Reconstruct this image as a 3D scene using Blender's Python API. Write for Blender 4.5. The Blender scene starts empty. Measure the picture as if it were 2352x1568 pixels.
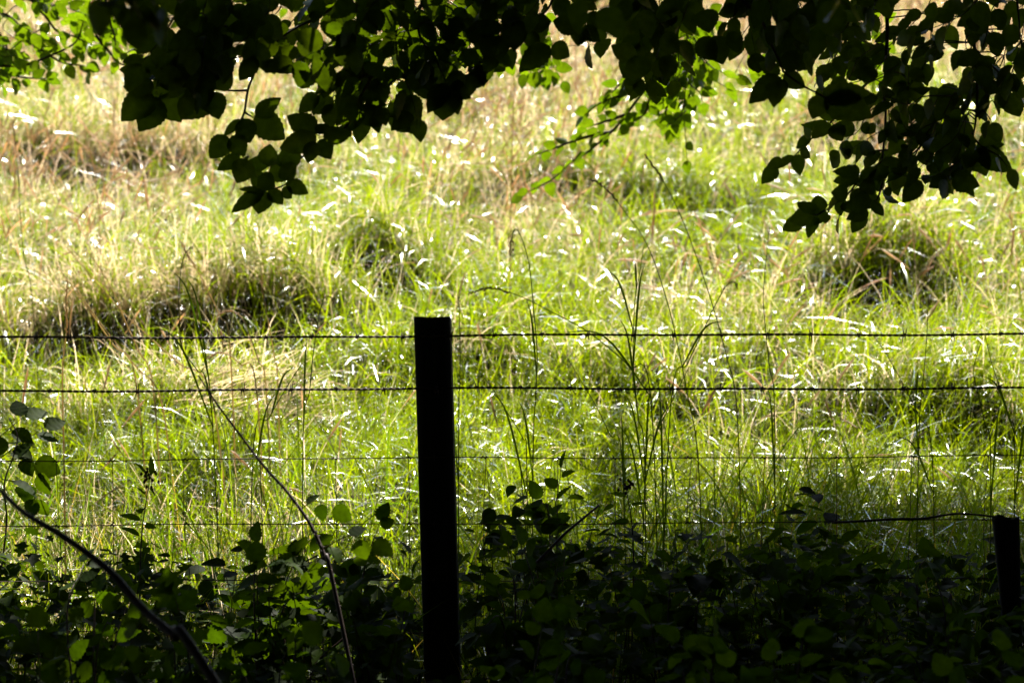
import bpy, math, random
import numpy as np
from mathutils import Vector

# ---------------------------------------------------------------- camera, sky, sun, exposure
SC = bpy.context.scene
COL = SC.collection
CAM_Z, PITCH, TANH = 2.35, math.radians(9.0), 18.0 / 100.0
cam_d = bpy.data.cameras.new("camera")
cam_d.lens, cam_d.sensor_width = 100.0, 36.0
cam_d.clip_start, cam_d.clip_end = 0.1, 2000
cam_d.dof.use_dof = True
cam_d.dof.focus_distance = 8.1
cam_d.dof.aperture_fstop = 4.5
cam = bpy.data.objects.new("camera", cam_d)
COL.objects.link(cam)
cam.location = (0, 0, CAM_Z)
cam.rotation_euler = (math.radians(90) - PITCH, 0, 0)
SC.camera = cam

SUN_EL, SUN_AZ = math.radians(48), math.radians(15)       # azimuth from +Y towards +X
SDIR = Vector((math.sin(SUN_AZ) * math.cos(SUN_EL), math.cos(SUN_AZ) * math.cos(SUN_EL), math.sin(SUN_EL)))
world = bpy.data.worlds.new("World")
SC.world = world
world.use_nodes = True
wn = world.node_tree.nodes
sky = wn.new("ShaderNodeTexSky")
sky.sky_type = 'NISHITA'
sky.sun_disc = False
sky.sun_elevation = SUN_EL
sky.sun_rotation = SUN_AZ
bg = wn["Background"]
bg.inputs[1].default_value = 0.05
world.node_tree.links.new(sky.outputs[0], bg.inputs[0])
sun_d = bpy.data.lights.new("sun", 'SUN')
sun_d.energy = 5.0
sun_d.angle = math.radians(0.5)
sun_d.color = (1.0, 0.95, 0.86)
sun = bpy.data.objects.new("sun", sun_d)
COL.objects.link(sun)
sun.rotation_euler = (-SDIR).to_track_quat('-Z', 'Y').to_euler()
SC.view_settings.view_transform = 'Standard'
SC.view_settings.look = 'None'
SC.view_settings.exposure = 1.5
SC.view_settings.gamma = 1.0
SC.render.engine = 'CYCLES'
SC.cycles.use_denoising = True
SC.cycles.denoiser = 'OPENIMAGEDENOISE'
SC.cycles.denoising_input_passes = 'RGB_ALBEDO_NORMAL'
SC.cycles.denoising_prefilter = 'ACCURATE'
SC.cycles.max_bounces = 5
SC.cycles.diffuse_bounces = 3
SC.cycles.glossy_bounces = 2
SC.cycles.transmission_bounces = 4
SC.cycles.sample_clamp_indirect = 2.0
SC.cycles.caustics_reflective = False
SC.cycles.caustics_refractive = False

RNG = np.random.default_rng(11)
random.seed(5)

# ---------------------------------------------------------------- helpers
CF = np.array([0, math.cos(PITCH), -math.sin(PITCH)])
CU = np.array([0, math.sin(PITCH), math.cos(PITCH)])


def at(px, py, Y):
    """a point that stands at distance Y in front of the lens, seen at (px, py) of a 2351 x 1568 picture"""
    v = CF + CU * ((784 - py) / 1175.5 * TANH)
    v = v + np.array([(px - 1175.5) / 1175.5 * TANH, 0, 0])
    return np.array([0, 0, CAM_Z]) + v * (Y / v[1])


ORG = {}


def new_mesh(name, V, F, mat, parent=None, tint=None, smooth=True, world_space=True):
    V = np.asarray(V, dtype=np.float32).reshape(-1, 3)
    org = ORG.get(parent.name, None) if parent is not None else None
    if org is not None and world_space:
        V = V - org
    me = bpy.data.meshes.new(name)
    F = [np.asarray(f, dtype=np.int32) for f in (F if isinstance(F, list) else [F]) if len(f)]
    me.vertices.add(len(V))
    me.vertices.foreach_set("co", V.astype(np.float32).ravel())
    me.loops.add(sum(f.size for f in F))
    me.loops.foreach_set("vertex_index", np.concatenate([f.ravel() for f in F]))
    tot = np.concatenate([np.full(len(f), f.shape[1], np.int32) for f in F])
    me.polygons.add(len(tot))
    me.polygons.foreach_set("loop_start", np.concatenate([[0], np.cumsum(tot)[:-1]]).astype(np.int32))
    me.polygons.foreach_set("use_smooth", np.full(len(tot), smooth))
    if tint is not None:
        a = me.attributes.new("tint", 'FLOAT_COLOR', 'POINT')
        c = np.ones((len(V), 4), np.float32)
        c[:, :3] = tint
        a.data.foreach_set("color", c.ravel())
    me.update(calc_edges=True)
    me.validate()
    if mat:
        me.materials.append(mat)
    o = bpy.data.objects.new(name, me)
    COL.objects.link(o)
    if parent is not None:
        o.parent = parent
        if org is not None:
            ORG[o.name] = org
    return o


def tag(o, label=None, cat=None, group=None, kind=None):
    for k, v in (("label", label), ("category", cat), ("group", group), ("kind", kind)):
        if v:
            o[k] = v
    return o


def thing(name, loc, label, cat, group=None):
    o = bpy.data.objects.new(name, None)
    COL.objects.link(o)
    o.location = loc
    o.empty_display_size = 0.05
    ORG[o.name] = np.array(loc, dtype=float)
    return tag(o, label, cat, group)


class MB:
    def __init__(s):
        s.V, s.F, s.T, s.n = [], {}, [], 0

    def add(s, V, F, tint=None):
        V = np.asarray(V, float).reshape(-1, 3)
        for f in (F if isinstance(F, list) else [F]):
            f = np.asarray(f, int)
            if len(f):
                s.F.setdefault(f.shape[1], []).append(f + s.n)
        s.V.append(V)
        if tint is not None:
            s.T.append(np.broadcast_to(tint, (len(V), 3)))
        s.n += len(V)

    def build(s, name, mat, parent=None, smooth=True):
        return new_mesh(name, np.concatenate(s.V), [np.concatenate(v) for v in s.F.values()], mat, parent,
                        np.concatenate(s.T) if s.T else None, smooth)


def spline(P, n):
    """Catmull-Rom through the points, n samples a span"""
    P = np.asarray(P, float)
    if len(P) < 3:
        t = np.linspace(0, 1, n + 1)[:, None]
        return P[0] * (1 - t) + P[-1] * t
    Q = np.vstack([2 * P[0] - P[1], P, 2 * P[-1] - P[-2]])
    out = []
    for i in range(1, len(Q) - 2):
        a, b, c, d = Q[i - 1], Q[i], Q[i + 1], Q[i + 2]
        for t in np.arange(n) / n:
            out.append(.5 * ((2 * b) + (c - a) * t + (2 * a - 5 * b + 4 * c - d) * t * t + (3 * b - a - 3 * c + d) * t ** 3))
    out.append(P[-1])
    return np.array(out)


def tube(P, R, k=6):
    P = np.asarray(P, float)
    n = len(P)
    R = np.broadcast_to(np.asarray(R, float), (n,)) if np.ndim(R) == 0 or len(np.atleast_1d(R)) == n else np.interp(np.linspace(0, 1, n), np.linspace(0, 1, len(R)), R)
    T = np.gradient(P, axis=0)
    T /= np.linalg.norm(T, axis=1)[:, None] + 1e-9
    ref = np.array([0.31, 0.2, 0.93]) if abs(T[0, 2]) < .8 else np.array([0.93, .2, .31])
    A = np.cross(T, ref)
    A /= np.linalg.norm(A, axis=1)[:, None] + 1e-9
    B = np.cross(T, A)
    ang = np.arange(k) / k * 2 * math.pi
    V = P[:, None, :] + R[:, None, None] * (A[:, None, :] * np.cos(ang)[None, :, None] + B[:, None, :] * np.sin(ang)[None, :, None])
    i = np.arange(n - 1)[:, None] * k
    j = np.arange(k)[None, :]
    j2 = (j + 1) % k
    F = np.stack([i + j, i + j2, i + k + j2, i + k + j], -1).reshape(-1, 4)
    return V.reshape(-1, 3), [F, np.array([list(range(k))[::-1]]), np.array([list(range((n - 1) * k, n * k))])]


# ---------------------------------------------------------------- terrain
HUM = [  # tussock banks: x, y of the steep foot, half width, height
    (-1.72, 11.25, .24, .21), (-1.2, 11.35, .3, .23), (-2.35, 11.2, .38, .22), (-.82, 11.45, .26, .19), (-.53, 11.95, .22, .25), (1.5, 11.7, .28, .27), (1.8, 11.95, .2, .2), (.45, 10.6, .4, .10),
    (2.5, 11.6, .4, .2), (-.2, 10.9, .5, .1), (1.6, 10.3, .5, .14), (-1.3, 10.35, .5, .12), (.5, 13.6, .6, .18), (-1.9, 14.2, .7, .2), (2.1, 14.6, .6, .2)]


def footline(x, cx):
    return .12 * np.sin(x * 5 + cx * 7) + .07 * np.sin(x * 11.3 + cx * 3) + .04 * np.sin(x * 23 + cx)


def gz(x, y):
    x, y = np.asarray(x, float), np.asarray(y, float)
    z = np.where(y < 7.7, .75 * (1 - np.clip(y, -6, 7.7) / 7.7), 0) * 1.0
    z = np.minimum(z, 1.0)
    m = np.clip(y - 7.7, 0, 40)
    z = z + .14 * m + np.clip(y - 47.7, 0, 600) * .05
    w = np.clip((y - 7.7) / 1.5, 0, 1)
    z = z + w * (.05 * np.sin(x * 2.1 + y * 1.3) * np.sin(y * 1.7 - x * .8) + .03 * np.sin(x * 4.7 - y * 3.1 + 1))
    for cx, cy, rx, h in HUM:
        d = y - cy + footline(x, cx)
        s = 1 / (1 + np.exp(-np.clip(d / .045, -40, 40)))
        z = z + np.exp(-((x - cx) / rx) ** 2) * (h * s * np.exp(-np.clip(d, 0, 9) / 1.1) - .4 * h * np.exp(-((d + .2) / .22) ** 2))
    return z


def hollow(x, y):
    m = np.zeros_like(x)
    for cx, cy, rx, h in HUM:
        if h < .185:
            continue
        d = y - cy + footline(x, cx)
        m = np.maximum(m, np.exp(-((x - cx) / (rx * .9)) ** 2) * np.exp(-((d + .16) / .24) ** 4) * min(1, h / .21))
    return m


def vnoise(x, y, s, seed):
    r = np.random.default_rng(seed).random((64, 64))
    u, v = np.asarray(x) / s + 100, np.asarray(y) / s + 100
    i, j = np.floor(u).astype(int), np.floor(v).astype(int)
    a, b = u - i, v - j
    a, b = a * a * (3 - 2 * a), b * b * (3 - 2 * b)
    g = lambda p, q: r[p % 64, q % 64]
    return (g(i, j) * (1 - a) + g(i + 1, j) * a) * (1 - b) + (g(i, j + 1) * (1 - a) + g(i + 1, j + 1) * a) * b


# ---------------------------------------------------------------- materials
def nodes(name):
    m = bpy.data.materials.new(name)
    m.use_nodes = True
    nt = m.node_tree
    nt.nodes.clear()
    out = nt.nodes.new("ShaderNodeOutputMaterial")
    return m, nt, out


def leafy(name, spec_rough=.3, trans=.5, trans_gain=(1.6, 1.7, .7), gloss=.5, wet=0, wet_rough=.28):
    """leaf tissue: diffuse front, light let through from behind, waxy reflection; colour from the 'tint' of each blade"""
    m, nt, out = nodes(name)
    N, L = nt.nodes, nt.links
    a = N.new("ShaderNodeAttribute")
    a.attribute_name = "tint"
    col = a.outputs["Color"]
    noise = N.new("ShaderNodeTexNoise")
    noise.inputs["Scale"].default_value = 60
    noise.inputs["Detail"].default_value = 3
    tc = N.new("ShaderNodeTexCoord")
    L.new(tc.outputs["Object"], noise.inputs["Vector"])
    mr = N.new("ShaderNodeMapRange")
    mr.inputs[1].default_value, mr.inputs[2].default_value = .3, .7
    mr.inputs[3].default_value, mr.inputs[4].default_value = .75, 1.2
    L.new(noise.outputs[0], mr.inputs[0])
    mul = N.new("ShaderNodeVectorMath")
    mul.operation = 'SCALE'
    L.new(col, mul.inputs[0])
    L.new(mr.outputs[0], mul.inputs["Scale"])
    g = N.new("ShaderNodeVectorMath")
    g.operation = 'MULTIPLY'
    g.inputs[1].default_value = trans_gain
    L.new(mul.outputs[0], g.inputs[0])
    p = N.new("ShaderNodeBsdfPrincipled")
    p.inputs["Roughness"].default_value = spec_rough
    p.inputs["Specular IOR Level"].default_value = gloss
    L.new(mul.outputs[0], p.inputs["Base Color"])
    t = N.new("ShaderNodeBsdfTranslucent")
    L.new(g.outputs[0], t.inputs[0])
    mix = N.new("ShaderNodeMixShader")
    mix.inputs[0].default_value = trans
    L.new(p.outputs[0], mix.inputs[1])
    L.new(t.outputs[0], mix.inputs[2])
    last = mix
    if wet:
        fr = N.new("ShaderNodeFresnel")
        fr.inputs[0].default_value = wet
        gl = N.new("ShaderNodeBsdfGlossy")
        gl.inputs["Roughness"].default_value = wet_rough
        gl.inputs["Color"].default_value = (1, 1, 1, 1)
        last = N.new("ShaderNodeMixShader")
        L.new(fr.outputs[0], last.inputs[0])
        L.new(mix.outputs[0], last.inputs[1])
        L.new(gl.outputs[0], last.inputs[2])
    L.new(last.outputs[0], out.inputs[0])
    return m


def rough(name, c1, c2, scale=20, r=.8, spec=.3, stretch=(1, 1, 1), bump=.0, metallic=0.0):
    m, nt, out = nodes(name)
    N, L = nt.nodes, nt.links
    tc = N.new("ShaderNodeTexCoord")
    mp = N.new("ShaderNodeMapping")
    mp.inputs["Scale"].default_value = stretch
    L.new(tc.outputs["Object"], mp.inputs[0])
    n = N.new("ShaderNodeTexNoise")
    n.inputs["Scale"].default_value = scale
    n.inputs["Detail"].default_value = 8
    L.new(mp.outputs[0], n.inputs["Vector"])
    cr = N.new("ShaderNodeValToRGB")
    cr.color_ramp.elements[0].position, cr.color_ramp.elements[1].position = .35, .68
    cr.color_ramp.elements[0].color = (*c1, 1)
    cr.color_ramp.elements[1].color = (*c2, 1)
    L.new(n.outputs[0], cr.inputs[0])
    p = N.new("ShaderNodeBsdfPrincipled")
    p.inputs["Roughness"].default_value = r
    p.inputs["Specular IOR Level"].default_value = spec
    p.inputs["Metallic"].default_value = metallic
    L.new(cr.outputs[0], p.inputs["Base Color"])
    if bump:
        b = N.new("ShaderNodeBump")
        b.inputs["Strength"].default_value = bump
        b.inputs["Distance"].default_value = .01
        L.new(n.outputs[0], b.inputs["Height"])
        L.new(b.outputs[0], p.inputs["Normal"])
    L.new(p.outputs[0], out.inputs[0])
    return m


M_GRASS = leafy("grass_blade", .35, .5, (2.35, 2.05, .24), .25, 1.11, .27)
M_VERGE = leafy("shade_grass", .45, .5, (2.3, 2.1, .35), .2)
M_STRAW = leafy("dry_grass", .5, .62, (1.2, 1.15, 1.0), .4)
M_LEAF = leafy("beech_leaf", .4, .45, (2.8, 2.5, .22), .22)
M_HERB = leafy("undergrowth_leaf", .6, .5, (2.5, 2.3, .3), .06)
M_CROWN = leafy("crown_leaf", .6, .25, (1.2, 1.3, .3), .2)
M_BARK = rough("beech_bark", (.05, .045, .04), (.11, .10, .085), 14, .85, .2, (1, 1, .4), .3)
M_TWIG = rough("twig_bark", (.02, .014, .01), (.045, .032, .022), 60, .7, .3)
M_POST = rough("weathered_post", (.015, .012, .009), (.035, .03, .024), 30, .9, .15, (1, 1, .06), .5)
M_WIRE = rough("rusty_wire", (.03, .018, .014), (.08, .045, .03), 90, .65, .4, (1, 1, 1), .2, .4)
M_CANE = rough("bramble_cane", (.03, .012, .01), (.06, .03, .018), 40, .6, .4)
M_GROUND = rough("field_soil", (.025, .022, .012), (.055, .05, .022), 9, .95, .1, (1, 1, 1), .4)
M_MOSS = leafy("moss", .7, .3, (1.4, 1.4, .4), .05)
m, nt, out = nodes("dew_water")
_g = nt.nodes.new("ShaderNodeBsdfGlossy")
_g.inputs["Color"].default_value = (.9, .92, .95, 1)
_g.inputs["Roughness"].default_value = .3
nt.links.new(_g.outputs[0], out.inputs[0])
M_DEW = m

# ---------------------------------------------------------------- ground
gx = np.concatenate([-np.geomspace(400, 6.5, 26), np.arange(-6, 6.01, .1), np.geomspace(6.5, 400, 26)])
gy = np.concatenate([-np.geomspace(200, 8.5, 18), np.arange(-8, 7, .3), np.arange(7, 24, .08), np.geomspace(24.4, 600, 40)])
X, Y = np.meshgrid(gx, gy)
Z = gz(X, Y)
nx, ny = len(gx), len(gy)
ii = (np.arange(ny - 1)[:, None] * nx + np.arange(nx - 1)[None, :]).ravel()
tag(new_mesh("ground", np.stack([X, Y, Z], -1), np.stack([ii, ii + 1, ii + nx + 1, ii + nx], -1), M_GROUND), kind="structure")


# ---------------------------------------------------------------- grass
def blades(pos, h, w, phi, th0, th1, roll, tint, segs=4, base_w=.75, power=.7):
    n = len(pos)
    t = np.linspace(0, 1, segs + 1)
    tm = (t[1:] + t[:-1]) / 2
    th = th0[:, None] + th1[:, None] * tm[None, :]
    ds = h[:, None] / segs
    r = np.concatenate([np.zeros((n, 1)), np.cumsum(np.sin(th) * ds, 1)], 1)
    z = np.concatenate([np.zeros((n, 1)), np.cumsum(np.cos(th) * ds, 1)], 1)
    d = np.stack([np.cos(phi), np.sin(phi)], 1)
    C = np.empty((n, segs + 1, 3))
    C[:, :, 0] = pos[:, 0, None] + d[:, 0, None] * r
    C[:, :, 1] = pos[:, 1, None] + d[:, 1, None] * r
    C[:, :, 2] = pos[:, 2, None] + z
    tht = th0[:, None] + th1[:, None] * t[None, :]
    perp = np.stack([-d[:, 1], d[:, 0], np.zeros(n)], 1)[:, None, :]
    nor = np.stack([-d[:, 0, None] * np.cos(tht), -d[:, 1, None] * np.cos(tht), np.sin(tht)], -1)
    rl = roll[:, None] + np.random.default_rng(n).normal(0, 1.1, n)[:, None] * t[None, :]
    side = perp * np.cos(rl)[:, :, None] + nor * np.sin(rl)[:, :, None]
    prof = np.maximum((1 - t ** 2) ** power, .04) * np.interp(t, [0, .3, 1], [base_w, 1, 1])
    W = w[:, None, None] * .5 * prof[None, :, None]
    V = np.stack([C - side * W, C + side * W], 2).reshape(-1, 3)
    k = 2 * (segs + 1)
    b = (np.arange(n) * k)[:, None] + (np.arange(segs) * 2)[None, :]
    b = b.ravel()
    F = np.stack([b, b + 1, b + 3, b + 2], -1)
    return V, F, np.repeat(tint, k, axis=0), C


def scatter(dens, y0, y1, margin, seed, dens_fn=None):
    r = np.random.default_rng(seed)
    wmax = .18 * y1 + margin
    n = int(dens * (y1 - y0) * 2 * wmax)
    x, y = r.uniform(-wmax, wmax, n), r.uniform(y0, y1, n)
    k = np.abs(x) < .18 * y + margin
    if dens_fn is not None:
        k &= r.random(n) < dens_fn(x, y)
    x, y = x[k], y[k]
    return np.stack([x, y, gz(x, y) - .01], 1), r


def lerp3(a, b, t):
    return np.asarray(a)[None, :] * (1 - t[:, None]) + np.asarray(b)[None, :] * t[:, None]


GREEN_A, GREEN_B, STRAW_A, STRAW_B = (.10, .18, .004), (.20, .27, .009), (.68, .52, .33), (.86, .72, .52)


def straw_amount(x, y):
    far = np.clip((y - 11.5) / 6.5, 0, 1)
    left = np.clip((-x - .2) / 2.0, 0, 1) * np.clip((y - 11.5) / 2, 0, 1)
    return np.clip(.12 + .48 * far + .14 * left + .7 * (vnoise(x, y, .9, 3) - .5), .04, .9)


def meadow():
    out = {0: [[], [], []], 1: [[], [], []]}
    cnt = [0, 0]

    def put(pos, h, w, phi, th0, th1, roll, tint, is_st, segs=4):
        for q in (0, 1):
            k = is_st == bool(q)
            if k.any():
                V, F, T, _ = blades(pos[k], h[k], w[k], phi[k], th0[k], th1[k], roll[k], tint[k], segs)
                out[q][0].append(V); out[q][1].append(F + cnt[q]); out[q][2].append(T); cnt[q] += len(V)
    for dens, y0, y1, mg, seed, sc in ((5200, 7.9, 10.5, .7, 1, .95), (3700, 10.5, 14, .8, 2, 1.05), (2600, 14, 22.5, .9, 4, 1.2)):
        pos, r = scatter(dens, y0, y1, mg, seed, lambda x, y: np.clip(1.0 - .84 * hollow(x, y), .05, 1) * (.22 + .5 * vnoise(x, y, .35, 9) + .28 * vnoise(x, y, .12, 10)))
        k = len(pos)
        st = straw_amount(pos[:, 0], pos[:, 1])
        is_st = r.random(k) < st * .85
        flop = r.random(k) < .26
        arch = r.random(k) < .45
        h = (r.gamma(5, .036, k) + .09 * vnoise(pos[:, 0], pos[:, 1], .5, 5)) * sc
        w = np.minimum(r.gamma(5, .0008, k), .0072) * sc * np.where(is_st, .65, 1)
        phi = r.vonmises(-1.45, .45, k)
        th0 = np.where(flop, r.uniform(.5, 1.3, k), np.abs(r.normal(.16, .22, k)))
        th1 = np.where(flop, r.uniform(.2, 1.0, k), np.where(arch, r.uniform(1.1, 2.4, k), r.gamma(2.0, .3, k)))
        g = lerp3(GREEN_A, GREEN_B, r.random(k)) * r.uniform(.75, 1.25, k)[:, None]
        c = lerp3(STRAW_A, STRAW_B, r.random(k)) * r.uniform(.7, 1.15, k)[:, None]
        put(pos, h, w, phi, th0, th1, r.uniform(-.9, .9, k), np.where(is_st[:, None], c, g), is_st)
    # long tufts flopping over the edges of the tussock banks
    for cx, cy, rx, hh in HUM:
        k = int(2600 * rx * hh / .3)
        r = np.random.default_rng(int(cx * 100 + 900))
        x = cx + r.normal(0, rx * .75, k)
        y = cy - footline(x, cx) + r.gamma(1.5, .09, k) + .0
        st = r.random(k) < (.7 if cx < -.9 else .3)
        put(np.stack([x, y, gz(x, y) - .01], 1), r.uniform(.15, .42, k), r.gamma(5, .0011, k) * np.where(st, .6, 1), r.vonmises(-1.57, 1.2, k), np.abs(r.normal(.15, .2, k)),
            np.where(r.random(k) < .55, r.uniform(1.0, 2.5, k), r.gamma(2, .35, k)), r.uniform(-.9, .9, k), np.where(st[:, None], lerp3(STRAW_A, STRAW_B, r.random(k)) * .9, lerp3(GREEN_A, GREEN_B, r.random(k))), st)
    # a matted bundle of fallen straw left of the post, and smaller ones
    for cx, cy, sx, sy, k in ((-1.05, 10.3, .14, .10, 130), (-1.7, 12.6, .5, .3, 120)):
        r = np.random.default_rng(k)
        x, y = cx + r.normal(0, sx, k), cy + r.normal(0, sy, k)
        put(np.stack([x, y, gz(x, y) + r.uniform(.02, .16, k)], 1), r.uniform(.2, .45, k), r.gamma(5, .0006, k), r.normal(-.35, .4, k), r.uniform(.8, 1.3, k), r.uniform(.1, .7, k), r.uniform(-.9, .9, k),
            lerp3(STRAW_A, STRAW_B, r.random(k)), np.ones(k, bool))
    return [tuple(np.concatenate(a) for a in out[q]) for q in (0, 1)]


GR, STR = meadow()
tag(new_mesh("meadow_grass", GR[0], GR[1], M_GRASS, None, GR[2]), "bright green meadow grass behind the wire fence", "grass", None, "stuff")
tag(new_mesh("dry_grass", STR[0], STR[1], M_STRAW, None, STR[2]), "pale straw coloured dead blades mixed through the meadow", "grass", None, "stuff")
# coarser sward at the sides and beyond, outside the picture
r = np.random.default_rng(77)
x, y = r.uniform(-14, 14, 90000), r.uniform(8, 60, 90000)
k = (np.abs(x) > .18 * y + .6) | (y > 22)
x, y = x[k], y[k]
n = len(x)
V, F, T, _ = blades(np.stack([x, y, gz(x, y)], 1), r.uniform(.25, .5, n), r.uniform(.012, .03, n), r.uniform(0, 6.28, n), np.abs(r.normal(.15, .2, n)), r.gamma(2, .3, n),
                    r.uniform(-.8, .8, n), np.where((r.random(n) < .4)[:, None], lerp3(STRAW_A, STRAW_B, r.random(n)), lerp3(GREEN_A, GREEN_B, r.random(n))), 3)
tag(new_mesh("field_grass", V, F, M_GRASS, None, T), "the rest of the hay meadow out to the far rise", "grass", None, "stuff")


def seed_grass():
    pos, r = scatter(260, 9.3, 22.5, .8, 21, lambda x, y: np.clip(straw_amount(x, y) * 1.5 - .12, .02, 1) * (1 - .9 * hollow(x, y)))
    k = len(pos)
    h = r.uniform(.30, .56, k)
    phi = r.vonmises(-1.0, .5, k)
    th0, th1 = np.abs(r.normal(.12, .2, k)), r.gamma(2, .42, k)
    tint = lerp3((.66, .49, .34), (.84, .68, .52), r.random(k)) * r.uniform(.7, 1.15, k)[:, None]
    V, F, T, C = blades(pos, h, np.full(k, .0024), phi, th0, th1, r.uniform(-.6, .6, k), tint, 6, 1, .2)
    # the seed heads: ragged spindles over the last part of each stem
    mV, mF, mT, n = [V], [F], [T], len(V)
    P = np.concatenate([C[:, 4:5] * .4 + C[:, 5:6] * .6, C[:, 5:6] * .6 + C[:, 6:7] * .4, C[:, 6:7]], 1)
    P = np.concatenate([P, P[:, 2:3] * 1.5 - P[:, 1:2] * .5], 1)
    rad = np.array([.0010, .0034, .003, .0004])[None, :] * r.uniform(.7, 1.4, k)[:, None]
    ang = np.arange(4) / 4 * 2 * math.pi
    T0 = P[:, 2] - P[:, 0]
    T0 /= np.linalg.norm(T0, axis=1)[:, None]
    A = np.cross(T0, [.3, .2, .93]); A /= np.linalg.norm(A, axis=1)[:, None]
    B = np.cross(T0, A)
    ring = P[:, :, None, :] + rad[:, :, None, None] * r.uniform(.55, 1.5, (k, 4, 4))[..., None] * (A[:, None, None, :] * np.cos(ang)[None, None, :, None] + B[:, None, None, :] * np.sin(ang)[None, None, :, None])
    V2 = ring.reshape(-1, 3)
    base = (np.arange(k) * 16)[:, None, None] + (np.arange(3) * 4)[None, :, None]
    j = np.arange(4)[None, None, :]
    j2 = (j + 1) % 4
    F2 = np.stack([base + j, base + j2, base + 4 + j2, base + 4 + j], -1).reshape(-1, 4)
    mV.append(V2); mF.append(F2 + n); mT.append(np.repeat(tint * .9, 16, axis=0))
    return np.concatenate(mV), np.concatenate(mF), np.concatenate(mT)


V, F, T = seed_grass()
tag(new_mesh("seeding_grass", V, F, M_STRAW, None, T), "dry pinkish brown seed heads standing over the meadow grass", "grass", None, "stuff")


def dew():
    pos, r = scatter(900, 8.3, 22, .5, 31)
    k = len(pos)
    pos[:, 2] += r.uniform(.10, .34, k)
    rad = r.uniform(.0008, .0021, k)
    u = np.array([[1, 0, 0], [-1, 0, 0], [0, 1, 0], [0, -1, 0], [0, 0, 1], [0, 0, -1]], float)
    V = pos[:, None, :] + rad[:, None, None] * u[None]
    f = np.array([[0, 2, 4], [2, 1, 4], [1, 3, 4], [3, 0, 4], [2, 0, 5], [1, 2, 5], [3, 1, 5], [0, 3, 5]])
    F = (np.arange(k) * 6)[:, None, None] + f[None]
    return V.reshape(-1, 3), F.reshape(-1, 3)


V, F = dew()
tag(new_mesh("dew_drops", V, F, M_DEW), "tiny glinting dew drops on the meadow grass", "dew", None, "stuff")


def verge():
    pos, r = scatter(330, 7.55, 9.2, .5, 41, lambda x, y: .35 + .65 * vnoise(x, y, .4, 12))
    k = len(pos)
    st = r.random(k) < .18
    h = r.uniform(.28, .62, k)
    w = r.uniform(.0025, .008, k) * np.where(st, .5, 1)
    th0, th1 = np.abs(r.normal(.15, .2, k)), r.gamma(2, .45, k)
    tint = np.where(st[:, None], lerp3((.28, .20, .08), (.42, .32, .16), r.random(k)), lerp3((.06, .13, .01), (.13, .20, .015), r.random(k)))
    V, F, T, _ = blades(pos, h, w, r.uniform(-3.14, 3.14, k), th0, th1, r.uniform(-1, 1, k), tint, 6)
    return V, F, T


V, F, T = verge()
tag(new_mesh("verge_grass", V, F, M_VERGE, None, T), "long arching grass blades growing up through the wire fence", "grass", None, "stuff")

# ---------------------------------------------------------------- wire fence
FY = 7.7
fence = thing("wire_fence", (float(at(1012, 1568, FY)[0]), FY, -.05), "barbed wire and netting fence on dark wooden posts between wood and meadow", "fence")


def post(top_px, bot_px, py_top, py_bot, width, Y, depth, ragged, seed, label=None, taper=1.0, ztop=None):
    r = np.random.default_rng(seed)
    a, b = at(top_px, py_top, Y), at(bot_px, py_bot, Y)
    b = b + (b - a) * .25
    nz, per = 40, 24
    V = []
    for i in range(nz):
        t = i / (nz - 1)
        c = b * (1 - t) + a * t
        wd = width * (1 + (taper - 1) * t)
        for j in range(per):
            q = j / per * 2 * math.pi
            cx, cy = math.cos(q), math.sin(q)
            e = 9.0
            rr = (abs(cx) ** e + abs(cy) ** e) ** (-1 / e)
            gr = 1 + .012 * math.sin(q * 9 + seed) + .018 * math.sin(q * 5 + 2 * seed) + r.normal(0, .006)
            top = ragged * (r.random() * .5 + .5 * math.sin(q * 3 + seed)) if i == nz - 1 else 0
            if i == nz - 1:
                top -= .02 * (cy * rr + 1) / 2
            V.append(c + np.array([cx * rr * wd / 2 * gr, cy * rr * depth / 2 * gr, top]))
    V.append(a + np.array([0, 0, -.011]))
    i = (np.arange(nz - 1)[:, None] * per + np.arange(per)[None, :])
    i2 = (np.arange(nz - 1)[:, None] * per + (np.arange(per)[None, :] + 1) % per)
    F = np.stack([i, i2, i2 + per, i + per], -1).reshape(-1, 4)
    e = (nz - 1) * per
    Ft = np.array([[e + j, e + (j + 1) % per, nz * per] for j in range(per)])
    o = new_mesh("post", np.array(V), [F, Ft], M_POST, fence)
    if label:
        o["label"] = label
    # moss tuft on the sawn top
    n = int(260 * width / .1)
    px = np.stack([a[0] + r.uniform(-.5, .5, n) * width * taper, a[1] + r.uniform(-.5, .5, n) * depth, np.full(n, a[2] - .003)], 1)
    px[:, 2] -= .02 * (px[:, 1] - a[1] + depth / 2) / depth
    mv, mf, mt, _ = blades(px, r.uniform(.004, .013, n), r.uniform(.001, .002, n), r.uniform(0, 6.28, n), r.uniform(0, .7, n), r.uniform(0, .8, n), r.uniform(-1, 1, n),
                           lerp3((.05, .06, .015), (.10, .10, .03), r.random(n)), 2)
    new_mesh("moss", mv, mf, M_MOSS, o, mt)
    return o


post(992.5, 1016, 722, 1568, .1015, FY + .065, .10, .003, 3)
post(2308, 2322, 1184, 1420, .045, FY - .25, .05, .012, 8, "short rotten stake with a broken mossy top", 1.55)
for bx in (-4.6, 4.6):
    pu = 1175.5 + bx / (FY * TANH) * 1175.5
    post(pu, pu, 731, 1568, .10, FY + .065, .10, .003, 5)


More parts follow.
